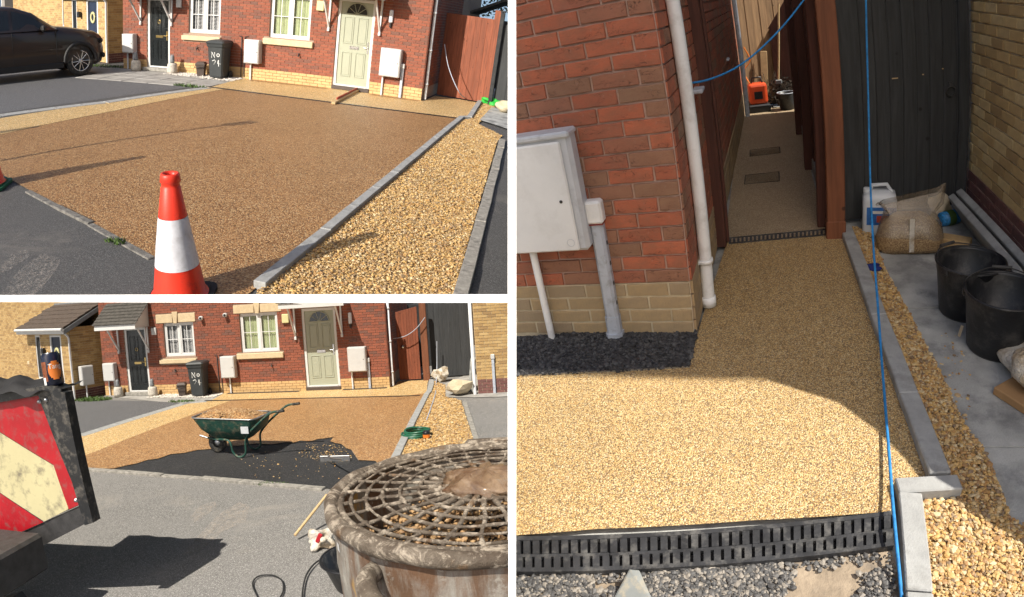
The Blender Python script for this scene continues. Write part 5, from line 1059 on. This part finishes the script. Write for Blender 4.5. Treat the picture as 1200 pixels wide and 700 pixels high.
def drain(name, label, a0, a1, b0, b1, n, slots=2):
    """channel between far edge a0-a1 and near edge b0-b1 with slotted grate"""
    t = thing(name, label, 'drain'); a0, a1, b0, b1 = [Vector((p.x, p.y, 0)) for p in (a0, a1, b0, b1)]
    at = lambda u, v: (a0+(a1-a0)*u)*(1-v)+(b0+(b1-b0)*u)*v
    part(MB().sheet([at(0, 0)+Vector((0, 0, -.018)), at(1, 0)+Vector((0, 0, -.018)), at(1, 1)+Vector((0, 0, -.018)), at(0, 1)+Vector((0, 0, -.018))]), 'trough', 'room_dark', t)
    q = lambda m, u0, u1, v0, v1, z0=-.016, z1=.006: m.add([(*at(u, v).xy, z) for z in (z0, z1) for u, v in ((u0, v0), (u1, v0), (u1, v1), (u0, v1))], [[3, 2, 1, 0], [4, 5, 6, 7], [0, 1, 5, 4], [1, 2, 6, 5], [2, 3, 7, 6], [3, 0, 4, 7]])
    for v0, v1 in ((0, .12), (.89, 1.0)): part(q(MB(), 0, 1, v0, v1, z1=.008), 'grate_edge', 'drain_plastic', t)
    secs = 3; 
    for s in range(secs):
        m = MB(); 
        for i in range(n//secs):
            u = (s*(n//secs)+i)/n; du = 1/n
            if slots == 2:
                q(m, u+du*.02, u+du*.70, .12, .50); q(m, u+du*.22, u+du*.90, .58, .89)
            else: q(m, u+du*.05, u+du*.6, .12, .89)
        if slots == 2: q(m, s/secs, (s+1)/secs-.002, .50, .58, z1=.004)
        part(m, 'grate', 'drain_plastic', t)
    return t
drain('drain_channel', 'black slotted drain channel across the front of the gold path', G(560, 630), G(1047, 600), G(560, 671), G(1047, 641), 42)
drain('threshold_drain', 'narrow black drain channel across the mouth of the passage', G(854, 279.5), G(971, 269), G(854, 286.5), G(971, 276), 24, 1)
mud = pg([(600, 672), (700, 665), (860, 656), (1040, 646), (1050, 700), (1050, 720), (600, 740)])
pts = np.concatenate([in_poly(pg(q), n_, -.02, .012) for q, n_ in (([(600, 676), (690, 672), (700, 720), (600, 720)], 1000), ([(760, 668), (905, 655), (930, 672), (900, 720), (750, 720)], 1900), ([(690, 690), (760, 680), (770, 730), (690, 730)], 300), ([(1010, 668), (1046, 660), (1052, 720), (1000, 720)], 300), ([(600, 672), (1046, 645), (1048, 650), (600, 680)], 350))])
scatter_stones('rubble', 'rubble_stone', np.concatenate([pts, pts+RNG.normal(0, .012, pts.shape)*[1, 1, .1]]), .013, ico=True, label='crumbled black and grey rubble in front of the drain channel', cat='rubble')
tr = thing('float_blade', 'steel float blade standing in the rubble before the drain', 'trowel', G(735, 672)); d = Vector((.10, -.02, 0))
part(MB().add([(-.03, -.12, -.02), (.115, -.10, -.02), (.05, -.02, .055), (.02, -.025, .06), (-.026, -.123, -.02), (.119, -.103, -.02), (.054, -.023, .055), (.024, -.028, .06)], [[0, 1, 2, 3], [7, 6, 5, 4], [0, 4, 5, 1], [1, 5, 6, 2], [2, 6, 7, 3], [3, 7, 4, 0]]), 'blade', 'float_steel', tr); part(MB().tube([(.05, -.13, -.01), (.07, -.19, .0)], .008, 8), 'tang', 'float_steel', tr)
# inspection covers let into the path
for q, lab in ((((879, 176.6), (913.6, 172.7), (914.4, 179.7), (879, 183.8)), 'far recessed inspection cover in the shaded gold path'), (((873.7, 206), (912.8, 201.8), (913.6, 212.6), (872.4, 216.5)), 'near recessed inspection cover in the shaded gold path')):
    c = pg(q); t = thing('inspection_cover', lab, 'cover', c[0]); m = MB()
    for a, b in zip(c, c[1:]+c[:1]): m.tube([a-c[0]+Vector((0, 0, .001)), b-c[0]+Vector((0, 0, .001))], .006, 5)
    part(m, 'frame', 'rubber', t); cen = sum(c, Vector())/4; part(MB().prism([cen+(p-cen)*.96-c[0] for p in c], -.003, .003), 'tray', 'resin_alley', t)
# --- passage: posts, fences
t = thing('gate_post', 'dark gate post against the red wall at the passage mouth', 'post', G(849, 287)+Vector((-.02, .0, 0)), -.02); part(MB().box((0, 0, 1.2), (.075, .10, 2.4), .006), 'post', 'wood_brown_dark', t); part(MB().box((.045, .04, 1.2), (.02, .03, 2.38), .004), 'stop_batten', 'wood_brown_dark', t)
t = thing('gate_post', 'red-brown gate post between passage and black gate', 'post', G(978, 279)+Vector((.01, .03, 0))); part(MB().box((0, 0, 1.25), (.125, .09, 2.5), .006), 'post', 'wood_post', t); part(MB().box((0, 0, .06), (.135, .10, .14), .006), 'foot', 'wood_post', t)
fa, fb = Vector((.445, 4.22, 0)), Vector((.47, 8.75, 0))
f = thing('side_fence', 'dark brown board fence along the right of the passage', 'fence', fa, math.atan2((fb-fa).y, (fb-fa).x)); L = (fb-fa).length
for i in range(26): part(MB().span((L*i/26+.004, (-.012 if i % 2 else .012), .12), (L*(i+1)/26-.004, (.012 if i % 2 else .03), 2.1+.02*math.sin(i)), .004), 'board', 'wood_brown_dark', f)
for i in range(3): part(MB().span((L*i/3, -.005, 0), (L*(i+1)/3-.02, .04, .115), .006), 'gravel_board', 'concrete_kerb', f)
for i in range(3): part(MB().box((.08+i*L/3, .06, 1.1), (.1, .1, 2.2), .006), 'fence_post', 'wood_brown_dark', f)
gt = thing('open_gate', 'red-brown board gate leaf standing open inside the passage', 'gate', (.40, 4.14, 0), math.radians(84))
for i in range(8): part(MB().span((.10*i+.004, -.012, .05), (.10*(i+1)-.003, .012, 2.2), .003), 'board', 'wood_brown', gt)
for z in (.35, 1.1, 1.85): part(MB().span((.0, -.045, z-.05), (.8, -.014, z+.05), .004), 'ledge', 'wood_brown_dark', gt)
bgate = board_gate('black_gate', 'tall black board gate with ring handle beside the pale wall', 'gate', (.70, 4.43), (1.50, 4.55), .04, 2.2, 8, 'wood_black_board')
for lx, lz in ((.0, 1),): part(MB().span((-.17, -.03, 0), (-.004, .05, 2.2), .006), 'gate_frame', 'wood_black_board', bgate); part(MB().span((.72, -.04, .04), (.80, .0, 2.2), .005), 'lock_stile', 'wood_black_board', bgate)
part(MB().tube([(.655+.035*math.cos(a), -.035, .90+.035*math.sin(a)) for a in [2*PI*i/20 for i in range(20)]], .006, 6, closed=True), 'ring_handle', 'dark_steel', bgate); part(MB().box((.655, -.024, .945), (.03, .02, .04), .004), 'ring_plate', 'dark_steel', bgate)
for x, z, w_ in ((.24, 1.02, .045), (.45, 1.03, .012), (.60, 1.06, .012), (.30, 1.58, .01)): part(MB().box((x, -.0195, z), (w_, .002, .008), 0), 'paint_chip', 'timber_pale', bgate)
# --- pale brick house on the right
WX = 1.55
ph = thing('pale_house', 'pale yellow brick house wall with purple plinth at the right picture edge', 'house', (WX, 2.44, 0))
pw = part(MB().span((0, 0, 0), (4.5, 6.1, 6.6)), 'wall', 'mortar_cream_near', ph)
Mw = Matrix.Rotation(-PI/2, 4, 'Z')     # local u runs towards -y, front faces -x
def far_wall(parent, y0, y1, v0, rows, mat, L=.215, Hc=.072):
    for r in range(rows):
        y = y0-(L/2 if r % 2 else 0)
        while y < y1-.02:
            a, b_ = max(y, y0), min(y+L, y1)
            if b_-a > .03: near_brick(b_-a-.011, Hc-.011, mat, parent, -(a+b_)/2, v0+(r+.5)*Hc, Mw)
            y += L
far_wall(pw, .58, 2.17, .288, 21, 'brick_cream_near'); plp = part(MB().span((-.006, .3, -.02), (-.001, 2.23, .288)), 'plinth', 'mortar_pink', ph); far_wall(plp, .58, 2.17, 0, 4, 'brick_purple')
part(MB().prism([(0, 6.6), (3.15, 8.3), (6.3, 6.6)], -.2, 4.7, YZ()), 'roof', 'brown_tile', ph)
shade_blk = part(MB().prism([(.0, 0), (.0, 2.45), (-.08, 2.24), (-.23, 1.84), (-.42, 1.63), (-.57, 1.51), (-.74, 1.41), (-.98, 1.05), (-1.35, .5), (-1.35, 0)], .02, 1.6, YZ()), 'shade_block', 'brown_tile', ph)  # unseen block, added and shaped to cast the path's curved shadow edge
# --- things on the slabs
jg = thing('plastic_jug', 'white plastic jerrycan with blue label against the black gate', 'jug', (.775, 4.2, -.02), math.radians(-8))
def rrect(hx, hy, c, z, n=4):
    o = []
    for cx, cy, a0 in ((hx-c, hy-c, 0), (-hx+c, hy-c, PI/2), (-hx+c, -hy+c, PI), (hx-c, -hy+c, 1.5*PI)): o += [(cx+c*math.cos(a0+q*PI/2/n), cy+c*math.sin(a0+q*PI/2/n), z) for q in range(n+1)]
    return o
def loft(rings, smooth=True, cap=True):
    n = len(rings[0]); vs = sum(rings, []); fs = [[j*n+i, j*n+(i+1) % n, (j+1)*n+(i+1) % n, (j+1)*n+i] for j in range(len(rings)-1) for i in range(n)]
    if cap: fs += [list(range(n))[::-1], [(len(rings)-1)*n+i for i in range(n)]]
    return MB().add(vs, fs, smooth)
part(loft([rrect(.115, .085, .03, .0), rrect(.12, .09, .035, .02), rrect(.12, .09, .035, .25), rrect(.11, .08, .04, .29), rrect(.07, .05, .04, .31)]), 'body', 'jug_white', jg); part(MB().tube([(-.06, 0, .30), (-.05, 0, .345), (.05, 0, .35), (.09, 0, .29)], .014, 8), 'handle', 'jug_white', jg); part(MB().tube([(-.09, 0, .29), (-.09, 0, .325)], .025, 12), 'cap', 'jug_white', jg)
part(MB().span((-.09, -.094, .08), (.115, -.0905, .21)), 'label', 'label_blue', jg); part(MB().span((-.02, -.0965, .10), (.08, -.0942, .15)), 'label_patch', 'paint_redwood', jg)
part(MB().span((-.05, -.0975, .165), (.07, -.0946, .185)), 'label_line', 'white_paint', jg)
bg = thing('gravel_bag', 'clear plastic bag of brown gravel slumped before the black gate', 'bag', (.925, 3.88, -.02), math.radians(-6))
def wavy(hx, hy, c, z, amp, ph): return [(x*(1+amp*math.sin(i*1.7+ph)), y*(1+amp*math.sin(i*2.3+ph)), zz+.012*math.sin(i*.9+ph)) for i, (x, y, zz) in enumerate(rrect(hx, hy, c, z))]
part(loft([wavy(.19, .11, .08, .0, .02, 0), wavy(.225, .13, .10, .035, .03, 1), wavy(.215, .125, .10, .11, .05, 2), wavy(.185, .10, .09, .18, .06, 3), wavy(.14, .07, .06, .225, .05, 4)]), 'gravel_fill', 'bag_grit', bg)
tp = [wavy(.220, .13, .10, .11, .05, 2), wavy(.195, .105, .08, .20, .07, 3), wavy(.16, .07, .05, .26, .10, 5), wavy(.205, .04, .035, .32, .08, 4)]
tp.append([(x*1.06, y*.35, z+.055+.05*(x/.2)*abs(x/.2)+.02*math.sin(x*40)) for x, y, z in tp[-1]]); part(loft(tp, True, False), 'plastic_film', 'bag_film', bg); part(MB().add([(-.012, -.142, .03), (.02, -.142, .03), (.016, -.112, .25), (-.016, -.112, .25)], [[0, 1, 2, 3]]), 'seam_tape', 'bag_foil', bg)
def trug(label, loc, r, h, mat='trug_black', rz=0.0):
    t = thing('black_bucket', label, 'bucket', loc, rz, 'black rubber buckets on the grey slabs')
    part(MB().lathe([(0, 0), (r*.74, 0), (r*.78, .012), (r*.95, h*.80), (r*.965, h*.82), (r, h*.97), (r*1.02, h), (r*.985, h*1.005), (r*.96, h*.96), (r*.76, .02), (0, .018)], 44), 'bowl', mat, t)
    part(MB().tube([(r*1.01*math.cos(a), r*1.01*math.sin(a), h) for a in [2*PI*i/44 for i in range(44)]], .007, 8, closed=True), 'rim', mat, t)
    hd = MB().tube(smooth_path([(-r*1.02, .0, h*.96), (-r*.9, r*.45, h*1.0+.01), (-r*.3, r*.98, h*1.02+.015), (r*.3, r*.98, h*1.02+.015), (r*.9, r*.45, h*1.0+.01), (r*1.02, 0, h*.96)]), .0035, 6); hd.tube([(-.05, r*1.0, h*1.02+.02), (.05, r*1.0, h*1.02+.02)], .010, 8); part(hd, 'bail_handle', 'dark_steel', t)
    for s in (-1, 1): part(MB().box((s*r*1.0, 0, h*.94), (.02, .045, .04), .006), 'handle_lug', mat, t)
    return t
trug('black rubber bucket standing behind the nearer one on the slabs', (1.065, 3.02, -.02), .185, .30, rz=.5)
tg = trug('nearer black rubber bucket with white paper stuck to its side', (1.135, 2.66, -.02), .20, .31, rz=-.2); part(MB().add([(-.198, -.03, .12), (-.188, -.06, .13), (-.195, -.05, .06), (-.205, -.02, .05)], [[0, 1, 2, 3]]), 'paper_scrap', 'paper', tg)
for i, (px, py, a, lab) in enumerate(((1120, 286, -.5, 'loose cream brick lying on the slabs beside the gravel bag'), (1142, 297, -.2, 'second brown brick lying beside the cream one on the slabs'))):
    o = MB().box((0, 0, .033), (.20, .10, .066), .005).build('loose_brick', 'brick_block' if i == 0 else 'cardboard'); o.location = G(px, py)+Vector((0, 0, -.02)); o.rotation_euler.z = a; o.scale = (1, 1, 1 if i == 0 else .5); tag(o, lab, 'brick')
for i in range(2):
    o = MB().box((0, 0, 0), (.05, 1.25, .28), .006).build('kerb_slab', 'concrete_kerb'); o.location = (1.475-.0*i-.075*i, 3.72-.06*i, .10-.015*i); o.rotation_euler = (math.radians(0), math.radians(-32), math.radians(1.5)); tag(o, ('inner' if i == 0 else 'outer')+' concrete kerb slab leaning against the pale brick wall', 'slab')
lump('crumpled_sack', 'crumpled white sack on the slabs at the right picture edge', 'bag', (1.24, 2.33, -.02), (.30, .34, .20), 'bag_foil', 12, .42, 4)
cb_ = MB().box((0, 0, .02), (.26, .2, .04), .004).build('cardboard_sheet', 'cardboard'); cb_.location = (1.16, 2.26, -.02); cb_.rotation_euler.z = .6; tag(cb_, 'flat brown cardboard under the crumpled white sack', 'cardboard')
pt = thing('paint_tub', 'blue patterned tub lying on its side by the black gate', 'tub', (1.31, 4.28, .03), .4); part(MB().lathe([(0, -.07), (.05, -.07), (.055, .07), (.05, .072), (.045, -.05)], 22, Matrix.Rotation(PI/2, 4, 'Y')), 'tub', 'tub_blue', pt); part(MB().lathe([(.0555, -.03), (.0565, .03)], 22, Matrix.Rotation(PI/2, 4, 'Y')), 'label', 'weed_green', pt)
lump('crumpled_paper', 'crumpled pale paper behind the blue tub', 'paper', (1.27, 4.40, -.02), (.16, .12, .2), 'paper', 21, .5)
lump('blue_rag', 'dark blue rag on the gravel beside the kerb', 'rag', G(1021, 317), (.13, .05, .05), 'blue_cloth', 22, .4)
lump('red_cap', 'small red cap on the slabs beside the gravel bag', 'cap', G(1099, 267), (.035, .035, .03), 'paint_redwood', 2, .05, 2)
# --- ropes
rp = smooth_path([Wy(1014, -30, 4.25), Wy(1016, 60, 4.1), Wy(1019, 180, 3.75), Wy(1023, 280, 3.2), Wy(1031, 390, 2.6), Wy(1037, 470, 2.15), Wy(1044, 560, 1.68), Wy(1049, 620, 1.42), G(1057, 705, .012), G(1062, 770, .012)], 10)
o = MB().tube(rp, .0065, 8).build('blue_rope', 'blue_rope'); tag(o, 'blue rope slanting down from the black gate to the kerb', 'rope')
hp_ = smooth_path([Wy(800, 98.5, 3.15), Wy(825, 95, 3.3), Wy(850, 86, 3.5), Wy(871, 74, 3.65), Wy(895, 54, 3.8), Wy(920, 28, 3.95), Wy(942, 0, 4.1), Wy(952, -14, 4.15)], 6)
o = MB().tube(hp_, .006, 8).build('blue_hose', 'blue_rope'); tag(o, 'blue line sagging across the passage from wall to fence', 'rope')
# --- far end of the passage
ff = thing('end_fence', 'sunlit pale board fence at the far end of the passage', 'fence', (-.55, 9.15, 0), math.radians(30))
for i in range(14): part(MB().span((.12*i+.0005, -.012+.008*(i % 2), 0), (.12*(i+1)-.0005, .012, 2.4), .004), 'board', 'wood_fence_far', ff)
ma = thing('orange_machine', 'orange power machine on a black base at the end of the passage', 'machine', (-.08, 9.0, 0), .1)
part(MB().box((0, 0, .27), (.27, .24, .30), .04, seg=2), 'housing', 'machine_orange', ma); part(MB().box((0, 0, .06), (.32, .28, .12), .02), 'base', 'black_plastic', ma); part(MB().span((-.06, -.126, .20), (.06, -.119, .31)), 'badge', 'black_plastic', ma); part(MB().tube([(-.08, 0, .42), (-.06, 0, .50), (.06, 0, .50), (.08, 0, .42)], .012, 8), 'handle', 'black_plastic', ma); part(MB().tube(smooth_path([(-.10, .02, .42), (-.16, .1, .6), (-.05, .12, .75), (-.12, .12, .95)]), .01, 6), 'orange_cable', 'can_orange', ma)
bk = thing('black_bucket', 'black bucket with pale rim at the end of the passage', 'bucket', (.33, 8.95, 0)); part(MB().lathe([(0, 0), (.10, 0), (.13, .24), (.136, .25), (.125, .245), (.098, .02), (0, .02)], 24), 'bowl', 'trug_black', bk); part(MB().tube([(.133*math.cos(a), .133*math.sin(a), .25) for a in [2*PI*i/24 for i in range(24)]], .006, 6, closed=True), 'rim', 'duct_grey', bk)
db = thing('dead_brush', 'heap of dry twigs behind the machine at the end of the passage', 'twigs', (.15, 9.25, 0)); m = MB()
for i in range(60): a = random.uniform(0, 2*PI); x, y = random.uniform(-.35, .4), random.uniform(-.1, .15); m.tube([(x, y, random.uniform(.1, .3)), (x+.15*math.cos(a), y+.1*math.sin(a), random.uniform(.3, .55))], .004, 4)
part(m, 'twig', 'bark', db, kind='stuff'); leaf_crown('dry_leaves', 'leaf_soil', db, (0, 0, .25), (.4, .15, .2), 500, .03, 8)
bm_ = thing('broom', 'pale broom handle leaning at the end of the passage', 'broom', (.26, 9.05, 0)); part(MB().tube([(-.02, 0, .42), (.10, .12, 1.5)], .014, 8), 'shaft', 'timber_pale', bm_); part(MB().box((-.02, 0, .40), (.10, .05, .06), .01), 'head', 'lead_grey', bm_)
o = MB().box((0, 0, .42), (.10, .04, .84), .004).build('timber_offcut', 'timber_pale'); o.location = (.02, 9.3, 0); o.rotation_euler = (-.1, .06, 0); tag(o, 'pale timber offcut upright behind the orange machine', 'timber')
sc3 = thing('dark_shelter', 'dark lean-to shed closing the end of the passage', 'shed', (.15, 9.45, 0)); part(MB().span((.05, 0, 0), (1.2, .8, 1.15)), 'front', 'wood_brown_dark', sc3); part(MB().prism([(.02, 1.15), (1.2, 1.15), (1.2, 2.2), (.55, 1.9), (.25, 1.45)], 0, .06, XZ()), 'gable', 'wood_brown_dark', sc3)

# ================================================================== white boards that part the three places
P = 'front'
def divider(name, pa, pb, half, near=1.75, deep=.5):
    """upright or level board seen end-on; pa, pb are its two ends in camera space"""
    R3 = Matrix(C3.tolist()); a, b = Vector(pa), Vector(pb); d = (b-a).normalized(); fwd = Vector((0, 0, 1)); side = d.cross(fwd).normalized()*half
    vs = []
    for z in (near, near+deep):
        for q, s in ((a, 1), (b, 1), (b, -1), (a, -1)): vs.append(CAM+R3 @ (q+side*s*(z/near)+fwd*z))
    o = MB().add(vs, [[0, 1, 2, 3], [7, 6, 5, 4], [0, 4, 5, 1], [1, 5, 6, 2], [2, 6, 7, 3], [3, 7, 4, 0]]).build(name, 'white_board'); o['kind'] = 'structure'
    TOP.remove((o, P)); COLL[P].objects.unlink(o); sc.collection.objects.link(o); RECV[P].objects.link(o)
    for b_ in BLK.values():
        b_.objects.link(o); b_.collection_objects[-1].light_linking.link_state = 'EXCLUDE'
    return o
hw_ = 5/FPX*1.75
divider('partition_wall', (0, -1.3, 0), (0, 1.3, 0), hw_); divider('partition_floor', (-2.1, 0, 0), (-hw_-.001, 0, 0), hw_)

# ------------------------------------------------------------------ set each place down round the camera, and end it where its neighbour begins
for o, n in TOP: o.matrix_basis = PLACE[n] @ o.matrix_basis
bpy.context.view_layer.update()
e = 4.5/FPX
C = [Vector(C3[:, i]) for i in range(3)]
CUT = dict(front=[C[0]+C[2]*e, -C[1]+C[2]*e], works=[C[0]+C[2]*e, C[1]+C[2]*e], alley=[-C[0]+C[2]*e])   # outward normals of planes through the camera
for n, planes in CUT.items():
    for o in list(COLL[n].objects):
        if o.type != 'MESH' or o.name.startswith('partition'): continue
        mw = o.matrix_world; inv = mw.inverted(); cl = inv @ CAM; me = o.data; co = None
        for pn in planes:
            nl = (mw.to_3x3().transposed() @ pn).normalized()
            bb = [(Vector(c)-cl).dot(nl) for c in o.bound_box]
            if max(bb) <= 1e-5: continue
            if min(bb) >= 0: me = None; break
            if me.users > 1: me = me.copy(); o.data = me
            bm = bmesh.new(); bm.from_mesh(me); r = bmesh.ops.bisect_plane(bm, geom=list(bm.verts)+list(bm.edges)+list(bm.faces), plane_co=cl, plane_no=nl, clear_outer=True, dist=1e-6)
            if len(bm.faces) < 3000 and len(bm.faces) > 5:
                ed = [g for g in r['geom_cut'] if isinstance(g, bmesh.types.BMEdge) and g.is_valid and len(g.link_faces) == 1]
                if ed: bmesh.ops.holes_fill(bm, edges=ed, sides=0)
            if not bm.faces: bm.free(); me = None; break
            bm.to_mesh(me); bm.free(); me.update(); o.update_tag()
        if me is None:
            for c in list(o.children):
                c.parent = o.parent; c.matrix_world = c.matrix_world if False else c.matrix_world
            if not o.children: bpy.data.objects.remove(o)
    bpy.context.view_layer.update()
# things of which nothing is left go too
for n in CUT:
    for o in list(COLL[n].objects):
        if o.type == 'EMPTY' and not o.children: bpy.data.objects.remove(o)
